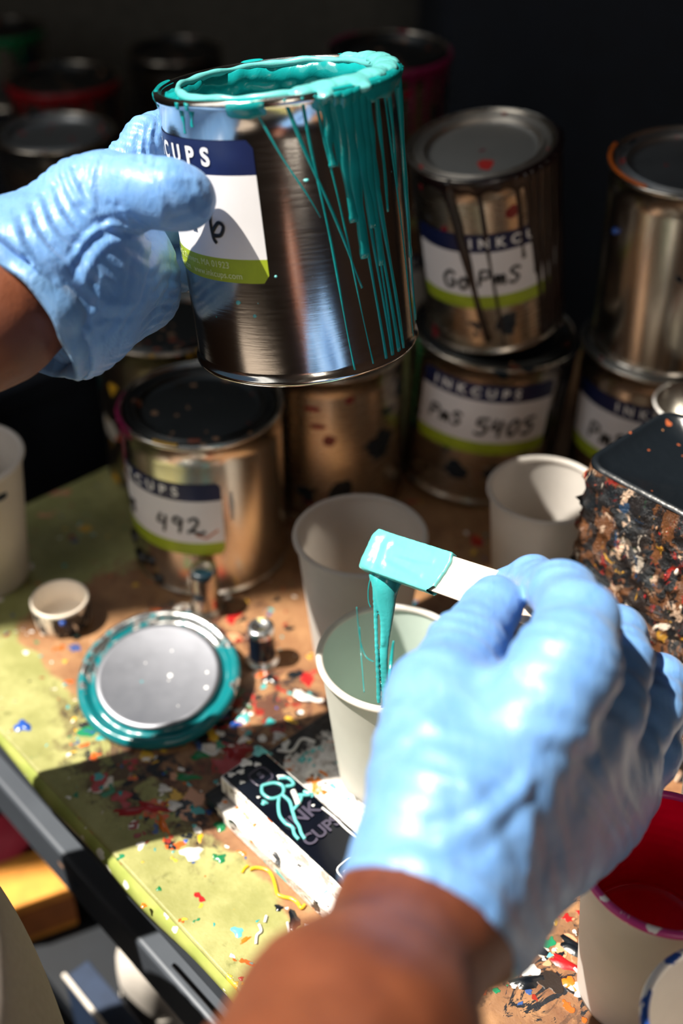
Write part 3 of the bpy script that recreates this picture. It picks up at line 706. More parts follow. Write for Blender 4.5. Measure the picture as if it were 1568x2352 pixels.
M['bright_steel'] = tin('bright_steel', 'e0e0e0', .2, [('d0c890', 160, .4, .6, 2)])
vial(603, 1518, .0083, .0300, 'small upright dark pin with a silver cap, right of the teal lid', M['bright_steel'], M['dark_glass'], 1)
vial(475, 1400, .0090, .0360, 'small silver pin standing behind the teal lid, in front of the can', M['tin_dirty'], M['tin_dirty'], 1)

# ------------------------------------------------------------------ acrylic slab and black bar
t = NT('caked_white'); v = t.coord(); sp = t.n('ShaderNodeSeparateXYZ'); t.link(v, sp.inputs[0])
nz = t.noise(v, 90, 5, .7, .5)
base = t.mix(t.ramp(nz, .35, .6), lin('b9b2ac'), lin('f4f2f0'))
base = t.mix(t.ramp(t.noise(v, 70, 4, .6, .8, False, (3, 1, 2)), .60, .63), base, lin('e0802c'))
base = t.mix(t.ramp(t.noise(v, 60, 4, .6, 1.0, False, (9, 4, 2)), .60, .62), base, lin('16191e'))
base = t.mix(t.ramp(t.noise(v, 80, 4, .6, 1.0, False, (2, 4, 12)), .635, .65), base, lin('66c8c8'))
back = t.ramp(t.math('ADD', sp.outputs[0], t.math('MULTIPLY', t.math('SUBTRACT', t.noise(v, 50, 4, .7), .5), -.04)), .012, .016)
base = t.mix(back, lin('181a1e'), base)
t.set(Base_Color=base, Roughness=.35, Coat_Weight=.3); t.bump(nz, .003, .8); M['caked'] = t.m
sl = empty('acrylic_slab', T(.316, .056, 0)); sl.rotation_euler = (0, 0, TROT); tag(sl, 'thick flat block caked in white paint under the black bar and the ink cup', 'slab')
m = MB(); m.box((0, 0, 0), (.150, .125, .0098))
o = m.build('slab_body', M['caked'], sl, False, .0012)
m = MB(); random.seed(5)
for i in range(26):
    u_ = random.uniform(.002, .09); v_ = random.uniform(.045, .060); drop(u_, v_, random.choice((.0012, .002, .0016)), random.choice((0, 0, 0, 1, 7)), random.choice((1, 2.5)), random.random()*6, .0098)
for pts in ([(.05,.050),(.06,.055),(.075,.052)], [(.06,.047),(.072,.058),(.085,.056)], [(.004,.05),(.010,.056),(.007,.066),(.014,.070)], [(.055,.060),(.07,.056),(.09,.064)]):
    m.tube(smooth_path([(a, b_, .0105) for a, b_ in pts], 6), .0009, 7, 0)
m.build('paint_strings', [M[k] for k in pal], sl)
t = NT('clear_sides'); v = t.coord(); nz = t.noise(v, 110, 5, .7, .4)
base = t.mix(t.ramp(nz, .42, .5), lin('a39c96'), lin('f6f4f2'))
base = t.mix(t.ramp(t.noise(v, 90, 4, .6, .8, False, (3, 1, 2)), .65, .68), base, lin('c85c34'))
t.set(Base_Color=base, Roughness=.2, Coat_Weight=.6, Coat_Roughness=.05); t.bump(nz, .002, .6); M['clear_side'] = t.m
bar = empty('ink_block', T(.3215, .0640, .0100)); bar.rotation_euler = (0, 0, TROT); tag(bar, 'long black-topped bar with clear whitened sides and raised PCS badge, lying on the slab', 'block')
BL, BW, BH = .108, .0300, .0130
m = MB(); m.box((0, 0, 0), (BL, BW, BH)); m.build('bar_body', M['clear_side'], bar, False, .0012)
M['gloss_black'] = plain('gloss_black', '0a0e18', .12)
m = MB(); m.box((.0012, .0012, BH-.0006), (BL-.0012, BW-.0012, BH+.0008)); m.build('black_face', M['gloss_black'], bar, False, .0008)
M['emboss'] = plain('embossed_plastic', '4a4656', .25)
def flat_text(m, txt, size, x, y, z, rot=0, bold=0, k=0, h=.0006):
    vs, fs = text_mesh(txt, size, bold); n = len(vs); c_, s_ = math.cos(rot), math.sin(rot)
    V2 = [(x+a*c_-b_*s_, y+a*s_+b_*c_, z+q) for q in (h,) for a, b_, _ in vs]
    m.add(V2, fs, k)
def badge(m, cx, cy, a, k, z):
    pts = []
    for i in range(33):
        th = 2*math.pi*i/32; c_, s_ = math.cos(th), math.sin(th)
        r_ = a/((abs(c_)**4+abs(s_)**4)**.25); pts.append((cx+r_*c_, cy+r_*s_, z))
    m.tube(pts, .0006, 6, k)
m = MB(); zt = BH+.0008
badge(m, .094, .011, .0062, 0, zt+.0002); flat_text(m, 'PCS', .0052, .094, .011, zt, R(90), .00015, 0, .0009)
m.build('badge', M['white_ink'], bar)
m = MB(); badge(m, .016, .016, .0055, 0, zt); flat_text(m, 'S', .006, .016, .016, zt, R(90), .0003, 0, .0009)
flat_text(m, 'INK', .012, .052, .015, zt, R(90), .0003, 0, .0009); flat_text(m, 'CUPS', .010, .066, .016, zt, R(90), .0003, 0, .0009)
m.build('embossed_lettering', M['emboss'], bar)
m = MB()
P2 = lambda L: smooth_path([(a, b_, zt+.0008) for a, b_ in L], 7)
for L in ([(.022,.012),(.025,.018),(.030,.020),(.034,.016),(.032,.010),(.026,.009),(.022,.012)], [(.034,.014),(.038,.010),(.044,.006),(.050,.005)], [(.034,.016),(.040,.016),(.046,.013),(.052,.010)], [(.024,.022),(.028,.026),(.033,.025),(.031,.021)], [(.046,.013),(.044,.020),(.041,.024)],
          [(.040,.026),(.044,.027),(.040,.022)], [(.050,.005),(.054,.006),(.058,.004),(.062,.0035)], [(.052,.010),(.056,.009),(.060,.007),(.064,.006)]):
    m.tube(P2(L), .0010, 8, 0)
for (a, b_, r_) in [(.031,.006,.002),(.044,.028,.0018),(.0015,.027,.004)]: drop(a, b_, r_, 0, 1, 0, zt-.0003, .7)
m.build('teal_squiggle', M['teal_light'], bar)
m = MB()
m.tube(P2([(.036,.022),(.041,.020),(.045,.018)]), .0016, 8)
for (a, b_, r_) in [(.024,.024,.0022),(.006,.010,.002),(.003,.016,.003),(.008,.020,.0018),(.012,.006,.0015),(.026,.006,.001),(.05,.024,.001),(.004,.005,.002)]: drop(a, b_, r_, 0, 1.3, 1, zt-.0003, .5)
m.tube(P2([(.055,.026),(.065,.0265),(.075,.026),(.088,.027)]), .0007, 6)
m.build('white_squiggle', M['white_ink'], bar)

# ------------------------------------------------------------------ paint-caked container
t = NT('caked_paint'); v = t.coord()
nz = t.noise(v, 70, 6, .75, .6)
base = t.mix(t.ramp(t.noise(v, 24, 4, .7), .35, .65), lin('0c1820'), lin('241a18'))
for (cc, sc, lo_, sd) in [('6a4226', 40, .52, 1), ('c9ab92', 55, .585, 2), ('e0d2c2', 75, .645, 3), ('9a2018', 60, .61, 4), ('d09a2c', 65, .635, 5), ('1c5030', 60, .65, 6), ('1c3c5c', 50, .62, 7), ('d86038', 85, .67, 8), ('12181e', 60, .56, 9)]:
    base = t.mix(t.ramp(t.noise(t.vmul(v, (1, 1, .7)), sc, 5, .65, .9, False, (sd*3.1, sd*1.7, sd)), lo_-.012, lo_+.02), base, lin(cc))
t.set(Base_Color=base, Roughness=.4); t.bump(nz, .006, .9); M['caked_multi'] = t.m
t = NT('black_lid_face'); v = t.coord()
b_c, h_ = splats(t, lin('10151a'), v, [('c0885c', 100, .3, .6, 3), ('0e4a3c', 60, .25, .9, 6), ('9a5030', 130, .3, .8, 8)])
t.set(Base_Color=b_c, Roughness=.3); t.bump(t.noise(v, 60, 4), .002, .5); M['black_face'] = t.m
bu0, bu1, bv0, bv1, bH = .388, .520, .266, .345, .170
cont = empty('paint_container', T(bu0, bv0, 0)); cont.rotation_euler = (0, 0, TROT); tag(cont, 'boxy black container thickly caked with multicoloured dried paint', 'container')
def rrect(w_, d_, r_, n=8, ins=0):
    out = []
    for (cx, cy, a0) in ((w_-r_, r_, -90), (w_-r_, d_-r_, 0), (r_, d_-r_, 90), (r_, r_, 180)):
        for i in range(n+1):
            a = R(a0+90*i/n); out.append((cx+(r_-ins)*math.cos(a), cy+(r_-ins)*math.sin(a)))
    return out
def cake(P): return None
W_, D_ = bu1-bu0, bv1-bv0
m = MB(); nz_ = 60; base_ring = rrect(W_, D_, .014, 8)
# resample ring finely
ring = []
for i in range(len(base_ring)):
    a = Vector(base_ring[i]); b_ = Vector(base_ring[(i+1) % len(base_ring)]); k = max(1, int((b_-a).length/.0022))
    for j in range(k): ring.append(a.lerp(b_, j/k))
n = len(ring); vs = []
cx_, cy_ = W_/2, D_/2
for j in range(nz_+1):
    z = bH*j/nz_
    for p in ring:
        q = np.array([[p.x, p.y, z]]); f_ = (.5+.5*vnoise(q, 260)[0])*(.5+.5*vnoise(q, 600, 3)[0])
        d = Vector((p.x-cx_, p.y-cy_)).normalized(); k = .006*f_*(1 if z < bH-.006 else .3)
        vs.append((p.x+d.x*k, p.y+d.y*k, z))
fs = [(j*n+i, j*n+(i+1) % n, (j+1)*n+(i+1) % n, (j+1)*n+i) for j in range(nz_) for i in range(n)]
m.add(vs, fs); m.build('container_wall', M['caked_multi'], cont)
m = MB(); o_ = rrect(W_, D_, .014, 8); i_ = rrect(W_, D_, .014, 8, .004); k = len(o_)
cen = (W_/2, D_/2)
m.add([(x, y, bH) for x, y in o_]+[(x, y, bH+.0025) for x, y in rrect(W_, D_, .014, 8, .0015)]+[(x, y, bH+.001) for x, y in i_]+[(cen[0]+(x-cen[0])*.9, cen[1]+(y-cen[1])*.9, bH-.004) for x, y in i_]+[(cen[0], cen[1], bH-.004)],
      [(r_*k+i, r_*k+(i+1) % k, (r_+1)*k+(i+1) % k, (r_+1)*k+i) for r_ in range(3) for i in range(k)]+[(3*k+i, 3*k+(i+1) % k, 4*k) for i in range(k)])
m.build('recessed_top', M['black_face'], cont)
m = MB(); random.seed(11)
for i in range(24):
    f_ = random.random(); z = random.uniform(.02, bH-.01)
    if f_ < .7: p = Vector((random.uniform(.0, W_), -.002, z)); q = Vector((0, -1, 0))
    else: p = Vector((-.002, random.uniform(.01, D_-.01), z)); q = Vector((-1, 0, 0))
    r_ = random.choice((.0007, .0010, .0013, .0017)); L = random.uniform(.5, 3)*r_
    m.tube([p+q*.0005+Vector((0, 0, L)), p+q*r_*.5, p+q*r_*.6-Vector((0, 0, L*.6))], [r_*.4, r_, r_*.6], 8, random.randrange(6))
m.build('paint_lumps', [plain('lump_cream', 'd8bca0', .5), plain('lump_tan', 'b08868', .5), M['crimson_dark'], plain('lump_dark', '18242c', .4), M['yellow_ink'], plain('lump_white', 'e6dccf', .5)], cont)
cont.children[-1]['kind'] = 'stuff'

# ------------------------------------------------------------------ things under the table edge
def jar(px, py, rr, H, z0, mat, label, name, cat, lidm=None, u=None):
    g = ground(px, py, z0+H); o = empty(name, (g.x, g.y, z0)); tag(o, label, cat)
    m = MB(); m.lathe([(0, 0), (rr*.94, 0), (rr, .004), (rr, H*.72), (rr*.96, H*.8), (rr*.9, H*.84)], 64); m.build('jar_body', mat, o)
    m = MB(); m.lathe([(rr*.9, H*.84), (rr*.94, H*.85), (rr*.94, H*.985), (rr*.9, H), (0, H)], 64); m.build('lid', lidm or mat, o)
    return o
M['pink_plastic'] = plain('coral_plastic', 'f0485c', .4)
M['orange_card'] = plain('orange_card', 'f0a040', .6)
M['brown_card'] = plain('brown_card', 'b0662a', .6)
M['navy_card'] = plain('navy_card', '24344e', .5)
M['white_plastic'] = plain('white_plastic', 'e2dad0', .4)
SH = -.2995
jar(2, 1925, .026, .045, SH, M['pink_plastic'], 'coral plastic jar on the shelf under the table, left edge', 'plastic_jar', 'jar')
g = ground(70, 2012, SH+.05); ob = empty('orange_box', (g.x, g.y, SH)); ob.rotation_euler = (0, 0, R(24)); tag(ob, 'orange cardboard box on the shelf below the table edge', 'box')
m = MB(); m.box((-.026, -.022, 0), (.026, .022, .042)); m.build('box_body', M['orange_card'], ob, False, .002)
m = MB(); m.box((-.027, -.023, .040), (.027, .023, .050)); m.build('box_lid', M['orange_card'], ob, False, .002)
m = MB(); m.box((-.0262, -.0226, .008), (.0262, -.0210, .038)); m.build('brown_band', M['brown_card'], ob, False)
g = ground(205, 2180, SH+.12); wb = empty('white_bottle', Vector((g.x, g.y, SH))+E2*.045); tag(wb, 'white plastic bottle with a rounded shoulder below the table rail', 'bottle')
m = MB(); m.lathe([(0, 0), (.026, 0), (.027, .003), (.0265, .055), (.0255, .068), (.021, .080), (.014, .088)], 64); m.build('bottle_body', M['white_plastic'], wb)
m = MB(); m.lathe([(.0135, .086), (.0145, .088), (.0128, .118), (.009, .1205), (0, .1205)], 48); m.build('cap', M['white_plastic'], wb)
m = MB(); m.lathe([(.0268, .020), (.0278, .021), (.0278, .023), (.0268, .024)], 64); m.build('ridge', M['white_plastic'], wb)
g = ground(140, 2240, SH+.0765); nb = empty('navy_carton', Vector((g.x, g.y, SH))+E1*.041+E2*.011); nb.rotation_euler = (0, 0, TROT); tag(nb, 'navy carton with a pale top edge at the bottom, below the table rail', 'carton')
m = MB(); m.box((-.04, -.010, 0), (.07, .010, .074)); m.build('carton_body', M['navy_card'], nb, False, .001)
m = MB(); m.box((-.041, -.0106, .0735), (.071, -.0078, .0765)); m.build('pale_edge', M['white_plastic'], nb, False)

# ------------------------------------------------------------------ stirring stick with hanging ink
sa = at(868, 1268, .570); sb = at(1235, 1392, .500)
sx = (sb-sa).normalized(); sn = (-FW - sx*(-FW).dot(sx)).normalized(); sn = (sn+UP*.25+RT*.05).normalized(); sn = (sn-sx*sn.dot(sx)).normalized(); sy = sn.cross(sx)
Lq = (sb-sa).length+.030; W2 = .0093
stk = empty('stirring_stick', sa); tag(stk, 'flat wooden stirring stick dipped in light teal ink, pinched in the gloved hand', 'stick')
def sp_(x, y, z): return sx*x+sy*y+sn*z
m = MB(); outl = []
for i in range(13):
    a = R(90+180*i/12); outl.append((W2*.55*math.cos(a), W2*math.sin(a)))
for i in range(13):
    a = R(-90+180*i/12); outl.append((Lq+W2*.55*math.cos(a), W2*math.sin(a)))
k = len(outl); m.add([sp_(x, y, z) for z in (-.0008, .0008) for x, y in outl], [tuple(range(k))[::-1], tuple(range(k, 2*k))]+[(i, (i+1) % k, k+(i+1) % k, k+i) for i in range(k)])
m.build('wood', plain('pale_wood', 'e6d0bc', .6, scale=200), stk, False)
def coat(P, x1, grow):
    x = P@npv(sx); y = P@npv(sy); z = P@npv(sn)
    edge = x1+.0010*np.sin(y*260+.6)+.0004*vnoise(P, 500)
    qx = np.abs(x-(edge-.004)/2)-(edge+.004)/2; qy = np.abs(y)-W2-grow*.6; qz = np.abs(z)-.0008-grow
    return np.sqrt(np.maximum(qx, 0)**2+np.maximum(qy, 0)**2+np.maximum(qz, 0)**2)-.0006+np.minimum(np.maximum(qx, np.maximum(qy, qz)), 0)
p0 = Vector((0, 0, 0))
def rel(px, py, d): return at(px, py, d)-sa
def fn_ink(P):
    d = coat(P, .0440, .0013)
    x = P@npv(sx)
    d = smin(d, cap(P, sp_(-.003, W2*.6, .001), sp_(-.001, -W2*.7, .0015), .0030, .0034), .004)       # bead at the tip
    d = smin(d, cap(P, sp_(.006, W2*.5, .0018), sp_(.008, -W2*.6, .0018), .0016, .0018), .003)
    d = smin(d, cap(P, sp_(.012, -W2*.2, .0018), sp_(.033, -W2*.5, .0016), .0008, .0004), .003)
    d = smin(d, cap(P, sp_(.011, W2*.1, .0018), sp_(.036, W2*.35, .0014), .0008, .0003), .003)
    return d+vnoise(P, 700)*.00012
sdf_obj('ink_coat', fn_ink, (-.020, -.036, -.036), (.056, .034, .028), .0006, M['teal_light'], stk)
rim = CUP1.z
strands = [
 [(858,1320,.568,.0026),(862,1345,.568,.0018),(862,1400,.569,.0012),(864,1470,.570,.0011),(867,1540,.572,.0011),(870,1612,.576,.0013)],
 [(885,1330,.568,.0058),(886,1352,.568,.0052),(889,1390,.569,.0040),(888,1425,.570,.0030),(884,1465,.571,.0024),(881,1510,.572,.0021),(883,1560,.574,.0020),(888,1615,.577,.0020)],
 [(918,1328,.568,.0022),(906,1350,.568,.0022),(899,1385,.569,.0016),(893,1420,.570,.0012)],
 [(872,1330,.567,.003),(874,1370,.568,.0026),(880,1420,.569,.0018),(879,1480,.570,.0012)]]
def dens(st):
    a = smooth_path([Vector((x, y, d*1000)) for x, y, d, r in st], 5); b_ = smooth_path([Vector((r*1e4, 0, 0)) for x, y, d, r in st], 5)
    return [(p.x, p.y, p.z/1000, q.x/1e4) for p, q in zip(a, b_)]
strands = [dens(st) for st in strands]
def fn_str(P):
    d = None
    for st in strands:
        for a, b_ in zip(st[:-1], st[1:]):
            e = cap(P, rel(*a[:3]), rel(*b_[:3]), a[3]*.95, b_[3]*.95, (npv(FW), .6)); d = e if d is None else smin(d, e, .0006)
    return d
lo_ = np.min([npv(rel(*s[:3])) for st in strands for s in st], 0)-.007; hi_ = np.max([npv(rel(*s[:3])) for st in strands for s in st], 0)+.007
sdf_obj('falling_ink', fn_str, lo_, hi_, .0005, ink('mid_teal_ink', '3fb0b2', .18), stk, it=3)
m = MB()
m.tube(smooth_path([rel(853,1318,.570), rel(846,1350,.571), rel(846,1380,.572), rel(851,1395,.572)], 8), .00028, 6)
m.tube(smooth_path([rel(819,1395,.600), rel(822,1430,.605), rel(828,1475,.607), rel(840,1508,.606), rel(858,1520,.60)], 8), .0003, 6)
m.tube(smooth_path([rel(826,1440,.605), rel(829,1500,.606), rel(836,1590,.590)], 8), .00022, 6)
m.tube(smooth_path([rel(904,1472,.608), rel(900,1500,.609), rel(896,1545,.606), rel(893,1590,.595)], 8), [.0006+.0009*(i/24) for i in range(25)], 8)
m.build('ink_thread', M['teal'], stk)

# ------------------------------------------------------------------ person: gloved hands
person = empty('person', at(60, 700, .5)); tag(person, 'person in blue gloves, one hand lifting the dripping can, the other holding the stick', 'person')
person.location = (0, 0, 0)
# frame of the held can
cu_ = (RT-HAX*RT.dot(HAX)).normalized(); cw_ = cu_.cross(HAX)
if cw_.dot(FW) > 0: cw_ = -cw_
def HC(th, rho, h):   # th: 0 image-right, 90 towards camera, 180 left, 270 behind
    a = R(th); return HP+HAX*(HH*.5+h)+(cu_*math.cos(a)+cw_*math.sin(a))*rho
# left hand
wr = at(70, 668, .500)
LF = {'index': [(188, .083, .0128, .014), (207, .076, .0115, .034), (244, .0660, .0105, .042), (276, .0650, .0092, .044)],
      'middle': [(188, .087, .0138, .004), (212, .078, .0118, .018), (250, .0660, .0106, .021), (286, .0652, .0094, .021)],
      'ring': [(188, .087, .0136, -.013), (214, .076, .0112, -.008), (252, .0655, .0100, -.006), (284, .0648, .0090, -.006)],
      'pinky': [(190, .083, .0125, -.034), (214, .073, .0100, -.032), (246, .0645, .0090, -.030), (270, .0638, .0082, -.030)]}
TH = [(at(150, 590, .505), .0235), (at(205, 470, .503), .0185), (at(255, 437, .498), .0150), (at(325, 438, .490), .0136), (at(385, 447, .4875), .0138), (at(425, 457, .4890), .0130)]
def fn_lg(P):
    palm = None
    for k, ch in LF.items():
        h = ch[0][3]; m0 = HC(ch[0][0], ch[0][1], h)
        w0 = wr+HAX*(h*.55)+FW*.008
        e = cap(P, w0, m0, .0185, ch[0][2]+.002); palm = e if palm is None else smin(palm, e, .016)
    # heel of the hand filling between thumb and little finger, hugging the can side
    palm = smin(palm, cap(P, at(150, 640, .515), HC(172, .0745, -.012), .0290, .0165), .018)
    palm = smin(palm, cap(P, at(190, 700, .520), HC(176, .0760, -.030), .0230, .0150), .018)
    palm = smin(palm, cap(P, at(60, 655, .500), at(170, 620, .512), .0300, .0300), .02)
    palm = smin(palm, cap(P, at(20, 640, .494), at(120, 700, .508), .0285, .0270), .02)
    th = None
    for (a, ra), (b_, rb) in zip(TH[:-1], TH[1:]):
        e = cap(P, a, b_, ra, rb); th = e if th is None else smin(th, e, .005)
    d = smin(palm, th, .014)
    d = smin(d, cap(P, TH[1][0], HC(188, .083, .012), .0135, .0120), .014)     # web to the index knuckle
    fg = None
    for k, ch in LF.items():
        f1 = None
        for (t0, r0, q0, h0), (t1, r1, q1, h1) in zip(ch[:-1], ch[1:]):
            tm = (t0+t1)/2; rm = (r0+r1)/2+.0025; mid = (tm, rm, (q0+q1)/2, (h0+h1)/2)
            for (x0, x1) in (((t0, r0, q0, h0), mid), (mid, (t1, r1, q1, h1))):
                e = cap(P, HC(x0[0], x0[1], x0[3]), HC(x1[0], x1[1], x1[3]), x0[2], x1[2]); f1 = e if f1 is None else smin(f1, e, .004)
        fg = f1 if fg is None else smin(fg, f1, .0012)
    d = smin(d, fg, .006)
    # the cuff end
    cn = npv((at(-60, 800, .485)-at(120, 640, .505)).normalized())
    cc_ = npv(at(78, 722, .500)); sd = (P-cc_)@cn
    d = np.maximum(d, sd-.0)
    return d
CUFN = (at(-60, 800, .485)-at(120, 640, .505)).normalized(); CUFC = at(78, 722, .500)
def creases(P, lst):
    out = np.zeros(len(P))
    for (pts, w, amp) in lst:
        d = polydist(P, pts); out += amp*np.exp(-(d/w)**2)
    return out
def on_surf(fn, pxs, d0, d1, n=120):
    # where the line of sight through each drawn crease point meets the glove
    ds = np.linspace(d0, d1, n); P = np.array([tuple(at(x, y, d)) for x, y in pxs for d in ds]); f = fn(P).reshape(len(pxs), n); out = []
    for k, (x, y) in enumerate(pxs):
        w_ = np.where(f[k] < 0)[0]
        if len(w_): out.append(at(x, y, ds[w_[0]]))
    return out
def bow(x0, y0, x1, y1, b_, n=9):
    L = math.hypot(x1-x0, y1-y0); nx, ny = -(y1-y0)/L, (x1-x0)/L
    return [(x0+(x1-x0)*q/(n-1)+nx*b_*math.sin(math.pi*q/(n-1)), y0+(y1-y0)*q/(n-1)+ny*b_*math.sin(math.pi*q/(n-1))) for q in range(n)]
def crease_set(fn, lst, d0, d1):
    out = []
    for (pts, w, amp) in lst:
        L = on_surf(fn, pts, d0, d1)
        if len(L) > 1: out.append((L, w, amp))
    return out
lraw = []
for (x0, y0, x1, y1, b_, amp) in [(212,368,200,470,10,-.0009),(222,366,212,475,10,.0006),(236,366,230,478,8,-.0008),(150,402,212,515,10,-.0011),(160,396,226,508,10,.0009),(172,388,240,500,10,-.0008),(128,425,186,530,12,-.0011),(118,436,178,545,12,.0009),
      (104,448,168,560,14,-.0012),(92,460,150,575,14,.0009),(76,474,160,600,14,-.0012),(62,488,140,612,14,.0009),(48,505,120,640,12,-.0010),(34,520,100,660,12,.0009),(182,472,236,522,-4,-.0012),(190,462,250,512,-4,.0009),(252,470,286,512,-4,-.0010),(262,470,300,514,-4,.0008),(274,474,312,516,-4,-.0010),(286,478,322,518,-4,.0006),
      (350,420,372,500,-10,.0006),(362,410,392,512,-10,-.0005),(405,404,440,410,6,.0006),(400,500,452,470,8,-.0007),(452,416,462,452,4,.0007),
      (322,520,168,575,40,-.0014),(330,528,160,600,44,.0012),(336,540,170,625,46,-.0012),(340,552,190,650,44,.0008),(392,560,330,742,-26,-.0009),(410,600,350,748,-26,.0007),(350,560,280,755,-20,-.0009),(300,600,240,770,-14,-.0007),(230,640,196,770,-8,.0009),
      (60,600,140,770,-16,-.0016),(74,612,160,775,-16,.0014),(90,640,176,780,-14,-.0012),(250,700,400,660,14,.0006),(220,730,400,700,12,-.0006)]:
    lraw.append((bow(x0, y0, x1, y1, b_), .0019, amp))
for (x0, y0, x1, y1, b_, amp) in [(322,300,318,368,6,-.0009),(332,296,328,370,6,.0008),(342,290,338,372,6,-.0011),(351,285,348,374,6,.0009),(359,280,357,378,5,-.0010),(250,325,300,350,6,.0005)]:
    lraw.append((bow(x0, y0, x1, y1, b_), .0014, amp))
lc = crease_set(fn_lg, lraw, .44, .62)
def disp_lg(P, N):
    q = creases(P, lc)
    # thin wrinkles running round the thumb root and wrist
    ax_ = npv((TH[0][0]-TH[3][0]).normalized()); s_ = (P-npv(TH[3][0]))@ax_
    ph = s_*1250+vnoise(P, 38, 1)*4
    env = np.clip((s_-.010)/.012, 0, 1)*np.clip((.085-s_)/.02, 0, 1)*np.clip(.5+vnoise(P, 50, 4), 0, 1)
    q += .0006*np.sin(ph)*env
    q += .0005*vnoise(P, 130, 2)
    # finger wrinkles on the visible index
    ai = npv((HC(207, .076, .034)-HC(188, .083, .014)).normalized()); s2 = (P-npv(HC(188, .083, .014)))@ai
    near = np.exp(-(polydist(P, [HC(188, .083, .014), HC(207, .076, .034)])/.02)**2)
    q += .0004*np.sin(s2*1100+vnoise(P, 80)*3)*near
    return q
pts_l = [wr]+[HC(a, b_, h) for ch in LF.values() for a, b_, c_, h in ch]+[p for p, r_ in TH]+[at(20, 640, .494)]
lo_ = np.min([npv(p) for p in pts_l], 0)-.036; hi_ = np.max([npv(p) for p in pts_l], 0)+.036
gl = sdf_obj('glove', fn_lg, lo_, hi_, .0012, M['glove'], person, disp_lg, it=2, sub=1)
gl['label'] = 'blue glove wrapped round the can, thumb on the label'
# rolled cuff: a few loose loops of film round the wrist
def cuff(cen, nrm, rx, ry, axx, parent, name, lay, amp, th0=0):
    nrm = nrm.normalized(); u = (axx-nrm*axx.dot(nrm)).normalized(); w_ = nrm.cross(u); m = MB()
    n = 96; rows = len(lay); vs = []
    for j, (dr_, dn) in enumerate(lay):
        for i in range(n):
            a = 2*math.pi*i/n; wv = amp*(math.sin(a*5+j*.6)+.6*math.sin(a*11+1+j*.3))*min(1, j*.5)
            vs.append(cen+u*((rx+dr_+wv)*math.cos(a))+w_*((ry+dr_+wv)*math.sin(a))+nrm*(dn+amp*1.2*math.sin(a*3+j*.5)))
    m.add(vs, [(j*n+i, j*n+(i+1) % n, (j+1)*n+(i+1) % n, (j+1)*n+i) for j in range(rows-1) for i in range(n)])
    o = m.build(name, M['glove'], parent); s_ = o.modifiers.new('thick', 'SOLIDIFY'); s_.thickness = .0004; return o
# left forearm
adir = Vector((-.87, -.35, -.35)).normalized(); amid = wr+adir*.10; el = wr+adir*.27
def fn_la(P):
    d = smin(cap(P, at(110, 640, .505), at(-20, 718, .492), .0240, .0285), cap(P, at(-20, 718, .492), amid, .0285, .0325), .01)
    return smin(d, cap(P, amid, el, .0325, .040), .02)
ps = [at(110, 640, .505), amid, el]
sdf_obj('arm', fn_la, np.min([npv(p) for p in ps], 0)-.05, np.max([npv(p) for p in ps], 0)+.05, .0025, M['skin'], person, lambda P, N: .0003*vnoise(P, 300), it=2)
# right hand
RH = {'wr': at(1000, 2010, .385)}
RTH = [(at(1005, 1870, .390), .0215), (at(1002, 1730, .405), .0205), (at(1012, 1610, .420), .0190), (at(1068, 1495, .452), .0145), (at(1132, 1390, .480), .0125)]
RF = [
 [(at(1300, 1525, .410), .0180), (at(1325, 1435, .430), .0150), (at(1295, 1365, .462), .0126), (at(1222, 1332, .508), .0098), (at(1160, 1350, .527), .0092)],
 [(at(1375, 1625, .452), .0165), (at(1425, 1520, .470), .0130), (at(1412, 1458, .490), .0118), (at(1335, 1450, .512), .0105), (at(1262, 1450, .520), .0098)],
 [(at(1420, 1730, .482), .0160), (at(1500, 1620, .492), .0125), (at(1512, 1560, .505), .0112), (at(1430, 1550, .522), .0100), (at(1350, 1545, .528), .0094)],
 [(at(1420, 1830, .505), .0150), (at(1500, 1730, .508), .0115), (at(1510, 1660, .516), .0104), (at(1450, 1640, .532), .0094), (at(1380, 1630, .538), .0088)]]
rcn = (RT*-.38-UP*.72-FW*.55).normalized(); rcc = at(975, 2112, .378)
def fn_rgr(P):
    d = None; w0 = [at(1020, 1990, .386), at(1060, 2010, .396), at(1100, 2040, .406), at(1120, 2070, .414)]
    for ch, w_ in zip(RF, w0):
        e = cap(P, w_, ch[0][0], .0190, ch[0][1]+.0015); d = e if d is None else smin(d, e, .018)
    d = smin(d, cap(P, at(962, 2110, .378), at(1005, 1860, .390), .0222, .0220), .02)
    d = smin(d, cap(P, at(962, 2130, .377), at(1080, 2120, .398), .0225, .0200), .02)
    d = smin(d, cap(P, at(1050, 1850, .412), at(1200, 1700, .438), .0270, .0250), .02)
    d = smin(d, cap(P, at(1150, 1900, .430), at(1340, 1820, .485), .0240, .0210), .02)
    th = None
    for (a, ra), (b_, rb) in zip(RTH[:-1], RTH[1:]):
        e = cap(P, a, b_, ra, rb); th = e if th is None else smin(th, e, .006)
    d = smin(d, th, .008)
    fg = None
    for ch in RF:
        f1 = None
        for (a, ra), (b_, rb) in zip(ch[:-1], ch[1:]):
            e = cap(P, a, b_, ra, rb); f1 = e if f1 is None else smin(f1, e, .005)
        fg = f1 if fg is None else smin(fg, f1, .0014)
    d = smin(d, fg, .003)
    return smin(d, cap(P, at(965, 2110, .378), at(870, 2285, .337), .0240, .0262), .012)
def fn_rg(P): return np.maximum(fn_rgr(P), (P-npv(rcc))@npv(rcn))
